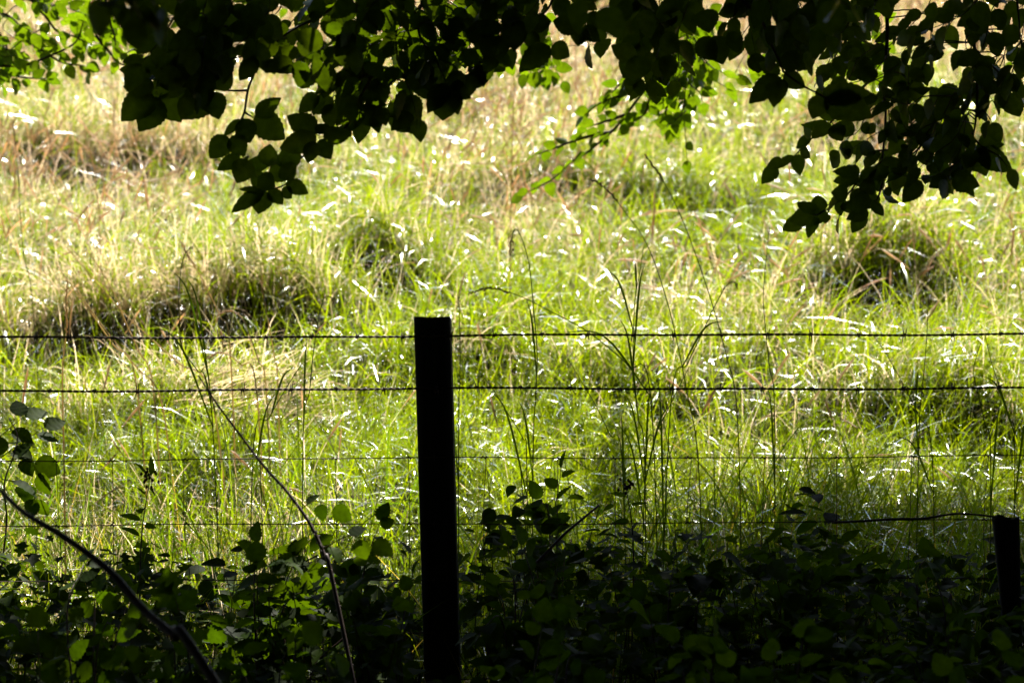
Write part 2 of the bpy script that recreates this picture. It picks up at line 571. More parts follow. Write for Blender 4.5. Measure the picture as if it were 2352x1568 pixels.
def wire_line(pys, off=0.0, x0=-4.6, x1=4.6, n=180, sag=.0, seed=0):
    """a strand at picture heights pys (left edge, post, right edge)"""
    r = np.random.default_rng(seed)
    xs = np.linspace(x0, x1, n)
    px = 1175.5 + xs / (FY * TANH) * 1175.5
    py = np.interp(px, [-400, 0, 995, 2351, 2750], [pys[0], pys[0], pys[1], pys[2], pys[2]])
    z = np.array([at(1175, q, FY + off)[2] for q in py]) + .0022 * np.sin(xs * 3.3 + seed) + .0012 * np.sin(xs * 9.1 + seed)
    return np.stack([xs, np.full(n, FY + off), z], 1)


def barbed(pys, seed, gap):
    P = wire_line(pys, 0, n=1400, seed=seed)
    s = P[:, 0]
    root = None
    mb = MB()
    for k in (0, math.pi):
        ph = s * 2 * math.pi / .036 + k
        Q = P + np.stack([np.zeros_like(s), np.cos(ph) * .0019, np.sin(ph) * .0019], 1)
        mb.add(*tube(Q, .0019, 5))
    w = mb.build("barbed_wire", M_WIRE, fence)
    r = np.random.default_rng(seed)
    bm_ = MB()   # one four point barb round the strand
    a = np.linspace(0, 2 * math.pi * 1.6, 16)
    bm_.add(*tube(np.stack([np.linspace(-.004, .004, 16), np.cos(a) * .005, np.sin(a) * .005], 1), .0018, 5))
    for dx, ang in ((-.004, .6), (.004, 3.9), (-.002, 3.3), (.003, 1.0)):
        d = np.array([dx * 1.2, math.cos(ang), math.sin(ang)])
        bm_.add(*tube(np.array([[dx, 0, 0], d * .012 + [dx, 0, 0], d * .023 + [dx * 1.6, 0, 0]]), [.0014, .0013, .0004], 5))
    first = None
    x = -2.2 + r.uniform(0, .1)
    while x < 2.25:
        i = int(np.argmin(np.abs(s - x)))
        if first is None:
            first = new_mesh("barb", np.concatenate(bm_.V), [np.concatenate(v) for v in bm_.F.values()], M_WIRE, w, world_space=False)
            b = first
        else:
            b = first.copy()
            COL.objects.link(b)
            b.parent = w
        b.location = P[i] - ORG[fence.name]
        b.rotation_euler = (r.uniform(0, 6.28), 0, r.normal(0, .15))
        x += gap + r.normal(0, .012)
    return w


barbed((775, 772, 766), 1, .125)
barbed((897, 893, 891), 2, .135)
net = MB()
ROWS = [(1057, 1052, 1047), (1206, 1203, 1194), (1334, 1331, 1328), (1452, 1450, 1447), (1560, 1558, 1555), (1650, 1648, 1645)]
lines = [wire_line(rw, .004, seed=9 + i) for i, rw in enumerate(ROWS)]
for P in lines:
    net.add(*tube(P, .0015, 5))
r = np.random.default_rng(2)
for k in range(-9, 22):
    px = 90 + 168 * k
    xw = (px - 1175.5) / 1175.5 * TANH * FY
    if abs(xw) > 4.55:
        continue
    pts = []
    for P in lines:
        i = int(np.argmin(np.abs(P[:, 0] - xw)))
        pts.append(P[i] + [r.normal(0, .004), .0026, 0])
        net.add(*tube(P[i] + np.array([[-.008, .001, -.003], [-.003, .004, .003], [.003, -.002, -.003], [.008, .001, .002]]), .0021, 5))
    net.add(*tube(spline(np.array(pts), 3), .0011, 5))
net.build("wire_netting", M_WIRE, fence)
# fixing staples
for py in (772, 893, 1052, 1203, 1331):
    c = at(997, py, FY + .008)
    a = np.linspace(0, math.pi, 9)
    new_mesh("staple", *tube(np.stack([c[0] + .0 * a, c[1] - .012 * np.sin(a) + .004, c[2] + .007 * np.cos(a)], 1), .0013, 5), M_WIRE, fence)


# ---------------------------------------------------------------- leaves and twigs
def leaf_shape(n=12, teeth=.07, lobed=False, seed=0):
    """outline stations: t along the midrib, half width as a share of the length"""
    t = np.linspace(0, 1, n + 1)
    w = t ** .62 * (1 - t) ** .97 / (.39 ** .62 * .61 ** .97)
    w[0] = .02; w[-1] = .0
    if lobed:
        w = w * (1 + .38 * np.cos(t * 6 * math.pi + .4))
    saw = np.where(np.arange(n + 1) % 2 == 1, 1 + teeth, 1 - teeth)
    w[1:-1] *= saw[1:-1]
    return t, w


TPL = {"beech": leaf_shape(16, .05), "bramble": leaf_shape(14, .11), "lobed": leaf_shape(18, .05, True), "plain": leaf_shape(9, .0)}


def add_leaf(mb, base, direc, nor, length, wr=.62, tint=(.05, .1, .01), kind="beech", fold=.22, curl=.15, stalk=True):
    t, w = TPL[kind]
    d = np.asarray(direc, float); d = d / (np.linalg.norm(d) + 1e-9)
    nn = np.asarray(nor, float); nn = nn - d * nn.dot(d); nn /= np.linalg.norm(nn) + 1e-9
    s = np.cross(d, nn)
    sk = .12 if stalk else 0
    ctr = base + d[None, :] * ((t * (1 - sk) + sk) * length)[:, None] - nn[None, :] * (curl * length * t ** 2)[:, None]
    hw = (w * length * wr * .5)[:, None]
    wav = (.014 * length * np.sin(np.arange(len(t)) * 1.9 + length * 900))[:, None]
    Lf = ctr - s[None] * hw + nn[None] * (hw * fold + wav)
    Rf = ctr + s[None] * hw + nn[None] * (hw * fold - wav)
    n = len(t)
    V = np.concatenate([Lf, ctr, Rf])
    i = np.arange(n - 1)
    F = np.concatenate([np.stack([i, i + 1, n + i + 1, n + i], -1), np.stack([n + i, n + i + 1, 2 * n + i + 1, 2 * n + i], -1)])
    mb.add(V, F, np.asarray(tint))
    if stalk:
        mb.add(*tube(np.array([base, base + d * length * sk * .6, base + d * length * .2]), [.0011, .0009, .0006], 3), tint=np.asarray(tint) * .8)


R_ = np.random.default_rng(101)


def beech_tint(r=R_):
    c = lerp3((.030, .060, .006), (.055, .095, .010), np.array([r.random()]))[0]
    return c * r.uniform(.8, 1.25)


def twig_leaves(mb, P, size=.07, gap=.036, wr=.62, r=R_, start=.0, facing=None, spread=.9, jit=.35, kind="beech", tintf=beech_tint, end_leaf=True):
    seg = np.linalg.norm(np.diff(P, axis=0), axis=1)
    cum = np.concatenate([[0], np.cumsum(seg)])
    tot = cum[-1]
    s = tot * start + gap * .4
    side = r.choice([-1, 1])
    f0 = np.array([0, -.8, .6]) if facing is None else np.asarray(facing, float)
    while s < tot:
        p = np.array([np.interp(s, cum, P[:, k]) for k in range(3)])
        i = min(np.searchsorted(cum, s), len(P) - 1)
        T = P[i] - P[i - 1]
        T /= np.linalg.norm(T) + 1e-9
        f = f0 + r.normal(0, jit, 3)
        f /= np.linalg.norm(f)
        S = np.cross(T, f); S /= np.linalg.norm(S) + 1e-9
        d = T * r.uniform(.45, .9) + side * S * spread * r.uniform(.7, 1.2) + np.array([0, 0, -.28]) + r.normal(0, .15, 3)
        add_leaf(mb, p, d, f, size * r.uniform(.72, 1.2), wr * r.uniform(.85, 1.1), tintf(), kind, r.uniform(.05, .4), r.uniform(-.05, .3))
        side = -side
        s += gap * r.uniform(.6, 1.4)
    if end_leaf:
        T = P[-1] - P[-2]
        add_leaf(mb, P[-1], T + np.array([0, 0, -.004]), f0 + r.normal(0, jit, 3), size * r.uniform(.9, 1.15), wr, tintf(), kind, .2, .1)


C1 = lambda x, y: (x / 2.902, y / 2.902)
C2 = lambda x, y: (770 + x / 2.902, y / 2.902)
C3 = lambda x, y: (1540.6 + x / 2.902, y / 2.902)
C4 = lambda x, y: (x / 2.902, 515.3 + y / 2.902)
C5 = lambda x, y: (770 + x / 2.902, 515.3 + y / 2.902)
C6 = lambda x, y: (1540.6 + x / 2.902, 515.3 + y / 2.902)


def pts(C, L, Y0, Y1=None):
    Y1 = Y0 if Y1 is None else Y1
    n = len(L)
    return np.array([at(*C(*p), Y0 + (Y1 - Y0) * i / max(1, n - 1)) for i, p in enumerate(L)])


# ---------------------------------------------------------------- the beech
TX, TY = 3.9, 5.6
tree = thing("beech_tree", (TX, TY, float(gz(TX, TY))), "large beech tree whose leafy branches hang into the picture from above", "tree")
tk = MB()
tp = np.array([[TX, TY, -.2], [TX, TY, .4], [TX - .05, TY + .05, 1.6], [TX - .1, TY + .1, 3.2], [TX - .15, TY + .3, 5.5], [TX - .3, TY + .6, 9]])
tk.add(*tube(spline(tp, 6), [.42, .30, .26, .24, .2, .1], 14))
tk.build("trunk", M_BARK, tree)
LIMBS = [
    ([[TX - .1, TY + .1, 2.7], [2.6, 6.3, 3.0], [1.2, 6.8, 2.75], [-.2, 7.0, 2.6], [-1.6, 7.1, 2.55], [-2.6, 7.1, 2.6]], (.09, .05, .02)),
    ([[TX - .1, TY + .15, 3.0], [2.9, 7.4, 3.3], [1.6, 9.2, 3.0], [.2, 10.6, 2.7], [-1.6, 11.2, 2.35], [-3.0, 11.5, 2.3]], (.10, .05, .015)),
    ([[TX - .1, TY + .1, 3.1], [3.0, 6.9, 3.4], [2.2, 8.0, 3.0], [1.4, 8.6, 2.8], [.6, 9.3, 2.7]], (.07, .04, .012)),
    ([[TX - .12, TY + .2, 4.5], [2.5, 8.5, 5.5], [1.0, 12, 6.0], [-1, 14, 6.2]], (.12, .07, .02)),
    ([[TX - .14, TY + .25, 4.9], [1.5, 5.5, 6.0], [-2, 5.5, 6.6], [-5, 6, 6.8]], (.13, .08, .02)),
    ([[TX - .14, TY + .25, 5.2], [3, 2.5, 6.5], [1, -1, 7.2], [-2, -4, 7.2]], (.12, .08, .02)),
]
for L, R in LIMBS:
    new_mesh("limb", *tube(spline(np.array(L), 8), R, 8), M_BARK, tree)


def join(wood, done, p, rad):
    """a side shoot leaves the nearest point of the twigs already there"""
    A = np.concatenate(done)
    q = A[np.argmin(np.linalg.norm(A - p, axis=1) + .6 * np.maximum(p[2] - A[:, 2], 0))]
    if wood is not None:
        wood.add(*tube(np.array([q, (q + p) / 2 + [0, .01, .012], p]), (rad * 1.3, rad), 4))
    return q


def branch(twigs, Y, size, gap, explicit=(), fills=(), lit_tone=.62, label=None, facing=None, jit=.35, wr=.62, seed=1, stem=(.0035, .0012), limb=None):  # tint factor paints sun on far leaves, shade on near ones
    """one hanging branch: its wood is the part, its leaves the sub-part.  twigs: (map, points[, Y0, Y1, gapscale])"""
    r = np.random.default_rng(seed)
    wood, lv, done, qs = MB(), MB(), [], []
    for tw in twigs:
        C, L = tw[0], tw[1]
        Y0, Y1 = (tw[2], tw[3]) if len(tw) > 3 else (Y + r.uniform(-.1, .1), Y + r.uniform(-.12, .12))
        gs = tw[4] if len(tw) > 4 else 1
        P = spline(pts(C, L, Y0, Y1), 5)
        rs = tw[5] if len(tw) > 5 else 1
        wood.add(*tube(P, (stem[0] * rs, stem[1] * rs), 5))
        if gs:
            twig_leaves(lv, P, size, gap * gs, wr, r, facing=facing, jit=jit, tintf=lambda: beech_tint(r) * lit_tone)
        done.append(P)
        if not (limb is not None and P[0][2] > at(1175, 10, Y0)[2]) and len(done) > 1:
            join(wood, done[:-1], P[0], stem[1])
        if limb is not None and P[0][2] > at(1175, 10, Y0)[2]:      # up to the limb it grows from
            q = np.array(limb) + np.array([P[0][0] * .85, 0, 0])
            qs.append(q)
            wood.add(*tube(spline(np.array([q, (q + P[0]) / 2 + [0, .03, .02], P[0]]), 4), (stem[0] * 1.6, stem[0] * rs), 5))
    for C, b, t, w in explicit:
        y0 = Y + r.uniform(-.05, .05)
        B = at(*C(*b), y0)
        Tt = at(*C(*t), y0 + r.uniform(-.025, .025))
        d = Tt - B
        ln = np.linalg.norm(d)
        wpx = w / 2.902 / (1175.5 / TANH / Y)
        add_leaf(lv, B - d * .13, d, np.array([0, 1, .35]) + r.normal(0, .22, 3), ln * 1.15, min(1.0, wpx / ln * 1.08), beech_tint(r) * lit_tone, "beech", r.uniform(.05, .25), r.uniform(-.05, .12))
    for poly, n, ang, y0, y1, sz, ln in fills:
        poly = np.array(poly, float)
        lo, hi = poly.min(0), poly.max(0)
        c = 0
        while c < n:
            p = r.uniform(lo, hi)
            x1, y1_ = poly[:, 0], poly[:, 1]
            x2, y2 = np.roll(x1, -1), np.roll(y1_, -1)
            ins = (((y1_ > p[1]) != (y2 > p[1])) & (p[0] < (x2 - x1) * (p[1] - y1_) / (y2 - y1_ + 1e-9) + x1)).sum() % 2
            if not ins:
                continue
            c += 1
            yy = r.uniform(y0, y1)
            a = math.radians(ang + r.normal(0, 28))
            lpx = ln * r.uniform(.6, 1.2) * 1175.5 / TANH / yy
            p = p - np.array([math.cos(a), math.sin(a)]) * lpx * .5
            e = p + np.array([math.cos(a), math.sin(a)]) * lpx
            mdl = (p + e) / 2 + r.normal(0, 5, 2)
            st = p - np.array([math.cos(a), math.sin(a) + .8]) * lpx * .4
            P = spline(np.array([join(None, done, at(*st, yy - .03), 0), at(*st, yy - .03), at(*p, yy), at(*mdl, yy + r.uniform(-.03, .03)), at(*e, yy + r.uniform(-.08, .08))]), 4)
            wood.add(*tube(P, (.002, .0009), 4))
            twig_leaves(lv, P, sz, gap, wr, r, start=.3, facing=facing, jit=jit, tintf=lambda: beech_tint(r) * lit_tone)
    if len(qs) > 1:
        qs = np.array(sorted(qs, key=lambda q: q[0]))
        wood.add(*tube(spline(qs, 3), (stem[0] * 2, stem[0] * 1.8), 5))
    b = wood.build("branch", M_TWIG, tree)
    if label:
        b["label"] = label
    lv.build("leaves", M_LEAF, b)
    return b


U = lambda x, y: (x, y)
# far sunlit branch, upper left; part of its sun is in the leaf tint
branch([
    (C1, [(-120, -60), (60, -30), (190, 0), (345, 40), (440, 30), (530, -5)]),
    (C1, [(180, -40), (250, 50), (310, 120), (380, 210), (480, 240), (610, 300)]),
    (C1, [(-60, 440), (60, 440), (190, 430), (320, 380), (450, 320), (520, 260), (560, 120)]),
    (C1, [(-60, 470), (60, 500), (180, 520), (300, 525)]),
    (C1, [(700, -20), (720, 120), (760, 230), (770, 310)]),
    (C1, [(800, 0), (890, 170), (990, 290)]),
    (C1, [(640, 240), (720, 340), (790, 420), (850, 440)]),
    (C1, [(-40, 180), (40, 300), (40, 390)]),
    (C1, [(-80, 60), (60, 110), (140, 180)]),
    (C1, [(-80, 330), (60, 350), (140, 400)]),
    (C1, [(200, 280), (300, 350), (420, 420), (560, 440)]),
    (C1, [(950, 380), (900, 330), (850, 350)]),
    (C1, [(1440, 110), (1230, 120), (1060, 130)]),
    (C1, [(1300, 40), (1200, 90), (1120, 60)]),
], 11.2, .066, .036, fills=[([(-30, -10), (120, -10), (130, 90), (60, 150), (-30, 160)], 7, 20, 11.0, 11.5, .066, .2), ([(120, -10), (260, -10), (280, 120), (180, 120), (130, 80)], 6, 40, 11.0, 11.5, .066, .2)], lit_tone=1.45, seed=4, facing=(0, .8, .45), label="sunlit leafy branch at the upper left, leaves tinted brighter green for the sun", stem=(.008, .0025), limb=(0, 11.2, 2.35))
# far sunlit branch sloping down, right of the middle; leaf tint raised to match
branch([
    (C2, [(2500, 150), (2350, 380), (2100, 560), (1950, 750), (1840, 880), (1660, 1030), (1570, 1080), (1440, 1200), (1260, 1290)], 11.0, 11.3),
    (C2, [(1840, 880), (1650, 920), (1480, 980), (1340, 1030)], 11.2, 11.2),
    (C2, [(2050, 600), (1900, 640), (1760, 690), (1660, 770)], 11.1, 11.1, .7),
    (C2, [(2000, 500), (1900, 560), (1840, 620)], 11.1, 11.1, .7),
    (C2, [(1950, 760), (1800, 810), (1680, 850)], 11.1, 11.2, .8),
    (C2, [(2200, 500), (2100, 640), (2060, 760), (1960, 830)], 11.0, 11.1, .6),
    (C2, [(2300, 450), (2250, 620), (2200, 750), (2250, 850)], 11.0, 11.1, .6),
    (C2, [(2450, 380), (2400, 560), (2330, 680), (2300, 780)], 10.9, 11.0, .7),
], 11.1, .064, .030, lit_tone=1.3, seed=6, facing=(-.3, .6, .6), label="sunlit slanting branch of narrow looking leaves right of the middle", stem=(.008, .0025), limb=(0, 10.8, 2.6))
# thin hanging shoot, its green leaves tinted paler to look sunlit
branch([
    (C3, [(110, -20), (105, 200), (100, 480), (88, 750), (98, 950), (105, 1060)], 10.6, 10.7, 1.9),
    (C3, [(150, 250), (240, 420), (330, 480), (420, 500)], 10.6, 10.6, 1.0),
    (C3, [(200, 380), (280, 520), (360, 580)], 10.7, 10.7, 1.2),
    (C3, [(120, 560), (190, 620), (210, 680)], 10.6, 10.7, 1.0),
    (C3, [(60, 520), (20, 600), (-40, 650)], 10.6, 10.7, .8),
    (C3, [(100, 740), (30, 800), (-20, 840)], 10.6, 10.7, .9),
    (C3, [(540, 320), (590, 400), (570, 470)], 10.7, 10.8, 1.0),
    (C3, [(1100, 250), (1250, 320), (1350, 400), (1230, 450)], 10.9, 10.9, .9),
    (C3, [(2380, 250), (2340, 330), (2280, 400)], 10.9, 10.9, 1.0),
    (C2, [(1180, 330), (1110, 400), (1200, 420), (1300, 470), (1450, 450)], 10.9, 10.9, .6),
    (C2, [(700, 180), (850, 220), (1000, 240), (1080, 290)], 10.9, 10.9, .8),
], 10.6, .068, .046, fills=[([(1180, 60), (1300, 90), (1290, 150), (1200, 150)], 5, 60, 10.7, 11, .066, .14), ([(1500, 60), (1660, 80), (1650, 160), (1520, 170)], 7, 100, 10.6, 11, .066, .16), ([(1900, 90), (2050, 90), (2020, 160), (1930, 160)], 6, 120, 10.8, 11, .066, .14), ([(700, 20), (860, 20), (840, 60), (720, 70)], 5, 60, 10.8, 11.1, .066, .14), ([(430, 5), (540, 5), (530, 60), (440, 60)], 4, 60, 11, 11.2, .066, .12)], lit_tone=1.4, seed=8, facing=(0, .85, .35), label="thin hanging shoot with translucent leaves tinted paler for the sun", stem=(.003, .0012), limb=(0, 10.4, 2.65))
# near dark branch, left of the middle
branch([
    (U, [(600, -30), (601, 80), (596, 127), (582, 172), (569, 208), (561, 258), (551, 280), (541, 310), (540, 340), (560, 362)], 7.2, 7.15, 0, 1.3),
    (U, [(569, 208), (540, 209), (510, 207), (484, 205)], 7.18, 7.12, 0),
    (U, [(561, 258), (572, 265), (582, 271)], 7.15, 7.15, 0),
    (U, [(806, -10), (734, 38), (672, 69), (620, 107), (565, 128), (483, 145), (420, 160)], 7.3, 7.1, .8, 1.3),
    (U, [(520, 60), (460, 110), (400, 150), (352, 178)], 7.0, 7.0, .8),
    (U, [(430, -10), (400, 40), (370, 90), (330, 140)], 6.9, 6.9, .8),
    (U, [(480, -20), (440, 60), (430, 130), (450, 190)], 7.0, 7.0, .8),
], 7.1, .075, .036, explicit=[
    (C1, (1000, 480), (797, 458), 115), (C1, (1020, 630), (808, 788), 190), (C1, (1030, 590), (822, 575), 130), (C1, (1060, 650), (930, 876), 175),
    (C1, (1060, 640), (1210, 800), 170), (C1, (1400, 610), (1212, 790), 180), (C1, (1405, 612), (1460, 795), 135), (C1, (1430, 600), (1190, 600), 150),
    (C1, (1420, 590), (1545, 480), 140), (C1, (1100, 520), (1120, 605), 120), (C1, (1250, 390), (1000, 350), 160), (C1, (1180, 240), (1030, 300), 150),
    (C1, (1180, 420), (980, 420), 130), (C1, (1500, 330), (1330, 560), 180), (C1, (1400, 440), (1170, 480), 180), (C1, (1700, 380), (1600, 540), 110),
    (C1, (1860, 300), (1640, 360), 110), (C1, (1800, 390), (1830, 495), 110), (C1, (1930, 300), (1935, 410), 110), (C1, (2000, 330), (2060, 450), 120),
    (C1, (1700, 770), (1872, 655), 92), (C1, (1695, 770), (1895, 928), 160), (C1, (1620, 790), (1665, 955), 120), (C1, (1610, 800), (1490, 908), 66),
    (C1, (1520, 910), (1400, 1055), 125), (C1, (1545, 905), (1630, 1040), 115), (C1, (1600, 1040), (1450, 1133), 85), (C1, (1650, 1060), (1580, 1222), 130),
    (C1, (1630, 1050), (1650, 1060), 40), (C1, (1790, 1110), (1800, 962), 125), (C1, (1790, 1110), (1660, 1060), 100), (C1, (1800, 1110), (1950, 1180), 140), (C1, (1760, 1150), (1690, 1265), 115),
    (C1, (2110, 905), (1862, 1000), 130), (C1, (2108, 895), (1918, 768), 150), (C1, (2108, 892), (2190, 835), 85), (C1, (2150, 915), (2340, 895), 110),
    (C1, (2130, 930), (2200, 1060), 110), (C1, (2090, 940), (2050, 1085), 100), (C1, (2010, 1040), (1830, 1080), 130),
    (C1, (1760, 1270), (1535, 1398), 110), (C1, (1750, 1272), (1590, 1270), 60), (C1, (1765, 1272), (1722, 1428), 130), (C1, (1790, 1270), (1882, 1368), 95),
    (C1, (1880, 1255), (1942, 1322), 110), (C1, (1905, 1215), (2052, 1292), 95), (C1, (1880, 1100), (1960, 1200), 120), (C1, (1720, 1180), (1830, 1250), 110),
    (C1, (1840, 760), (1720, 790), 40),
], fills=[([(380, -40), (620, -40), (620, 130), (480, 150), (380, 150), (340, 60)], 9, 140, 6.6, 7.3, .078, .16),
          ([(380, 60), (560, 60), (540, 160), (400, 170)], 4, 120, 6.9, 7.2, .078, .12)],
    seed=12, facing=(0, .85, .4), label="dark drooping branch left of the middle, its tip the lowest of the left side", limb=(0, 7.05, 2.6))
# near dark branch, middle
branch([
    (U, [(985, -20), (956, 28), (915, 59), (904, 83), (860, 165), (822, 234), (810, 269), (786, 300), (758, 320), (724, 341), (689, 365), (672, 396), (655, 424), (603, 441)], 7.25, 7.15, 0, 1.6),
    (U, [(953, 28), (966, 90), (997, 127), (1008, 155), (1028, 193)], 7.2, 7.2, .9),
    (U, [(1275, -20), (1258, 21), (1218, 59), (1194, 90), (1135, 134), (1073, 165)], 7.3, 7.2, .8),
    (U, [(860, 165), (900, 180), (940, 190)], 7.2, 7.2, .8),
    (U, [(822, 234), (860, 260), (905, 270)], 7.2, 7.2, .8),
    (U, [(904, 83), (850, 110), (790, 140), (740, 160)], 7.25, 7.2, .8),
    (U, [(860, 165), (800, 190), (740, 215)], 7.25, 7.2, .8),
    (U, [(1330, -10), (1345, 60), (1350, 100)], 7.3, 7.2, .8),
], 7.2, .074, .036, explicit=[
    (C2, (20, 850), (105, 908), 90), (C2, (30, 860), (-30, 960), 100), (C2, (150, 690), (95, 880), 110), (C2, (170, 700), (282, 852), 135), (C2, (350, 760), (500, 875), 130),
    (C2, (290, 700), (335, 842), 90), (C2, (450, 640), (492, 840), 130), (C2, (460, 640), (560, 800), 130), (C2, (740, 590), (718, 805), 180), (C2, (745, 590), (782, 758), 115),
    (C2, (755, 572), (902, 655), 125), (C2, (750, 565), (610, 745), 130), (C2, (660, 455), (440, 522), 150), (C2, (590, 290), (490, 412), 150), (C2, (660, 360), (640, 440), 110),
    (C2, (1060, 370), (915, 258), 120), (C2, (1065, 380), (990, 475), 90), (C2, (1080, 375), (1170, 442), 95), (C2, (1430, 305), (1222, 465), 140), (C2, (1440, 305), (1560, 380), 110),
    (C2, (1640, 195), (1605, 300), 120), (C2, (1640, 190), (1772, 272), 95), (C2, (1640, 180), (1450, 140), 140), (C2, (1310, 170), (1440, 150), 120), (C2, (990, 290), (800, 250), 20),
    (C2, (540, 90), (500, 210), 110), (C2, (560, 120), (670, 230), 120), (C2, (780, 110), (800, 245), 130), (C2, (690, 350), (790, 240), 110), (C2, (880, 120), (910, 235), 120),
    (C2, (1100, 230), (1200, 200), 90), (C2, (1240, 100), (1140, 170), 90), (C2, (900, 420), (1000, 545), 110), (C2, (420, 160), (330, 190), 60), (C2, (390, 250), (520, 290), 130),
    (C2, (240, 480), (380, 545), 100), (C2, (600, 560), (450, 560), 120), (C2, (300, 560), (210, 640), 110), (C2, (160, 660), (20, 760), 120), (C2, (1060, 385), (920, 470), 80),
], fills=[([(600, -40), (960, -40), (900, 130), (800, 200), (640, 120)], 11, 110, 6.7, 7.4, .076, .14),
          ([(740, 150), (860, 150), (960, 200), (960, 240), (800, 260), (730, 200)], 4, 100, 7.0, 7.3, .074, .1),
          ([(960, -40), (1360, -40), (1350, 60), (1180, 50), (1100, 100), (980, 70)], 11, 120, 7.0, 7.5, .072, .13),
          ([(960, 60), (1150, 60), (1100, 140), (1000, 170), (960, 140)], 7, 100, 7.1, 7.4, .072, .1)],
    seed=15, facing=(0, .85, .4), label="dark leafy branch along the top middle, sloping down to the left", limb=(0, 7.1, 2.65))
# near dark branch, top right of the middle
branch([
    (C3, [(400, -60), (500, 30), (570, 90), (610, 150), (650, 260), (690, 340), (740, 450), (760, 490), (890, 580), (1010, 640), (1080, 690)], 7.1, 7.0, 0, 1.5),
    (C2, [(2400, -40), (2260, 50), (2150, 120), (2080, 180)], 7.4, 7.4, .8),
    (C3, [(-100, -20), (-160, 60), (-220, 120)], 7.4, 7.4, .8),
    (C2, [(2180, 220), (2170, 300), (2130, 400)], 7.6, 7.5, .7),
], 7.05, .078, .038, explicit=[
    (C3, (735, 515), (520, 680), 140), (C3, (735, 525), (680, 708), 130), (C3, (725, 500), (590, 420), 85), (C3, (745, 500), (893, 585), 105), (C3, (760, 330), (945, 465), 120),
    (C3, (740, 350), (790, 470), 110), (C3, (1010, 640), (942, 790), 120), (C3, (1010, 640), (1330, 625), 150), (C3, (1020, 650), (1340, 790), 190), (C3, (1000, 500), (1000, 620), 85),
    (C3, (1190, 330), (1262, 380), 70), (C3, (400, 210), (450, 360), 100), (C3, (280, 240), (350, 430), 140), (C3, (180, 260), (300, 400), 130), (C3, (240, 60), (250, 220), 190),
    (C2, (2100, 400), (1912, 520), 130), (C2, (2120, 420), (2230, 500), 130), (C2, (2000, 400), (1840, 300), 110), (C2, (2170, 240), (2290, 350), 120), (C2, (1990, 60), (1850, 110), 130),
    (C3, (1060, 60), (900, 130), 150), (C3, (880, 40), (1030, 140), 180), (C3, (620, 180), (520, 100), 120),
], fills=[([(1340, -40), (1620, -40), (1640, 90), (1600, 120), (1540, 130), (1420, 100), (1370, 40)], 9, 100, 7.0, 7.8, .076, .13),
          ([(1600, -40), (1900, -40), (1880, 60), (1800, 110), (1720, 100), (1640, 60)], 8, 100, 6.8, 7.4, .082, .13),
          ([(1440, 90), (1640, 90), (1660, 130), (1560, 150), (1540, 200), (1480, 200)], 6, 100, 7.4, 7.9, .066, .1)],
    seed=19, facing=(.05, .85, .4), label="dark branch at the top right ending in one separate cluster of big toothed leaves", limb=(0, 6.95, 2.7))
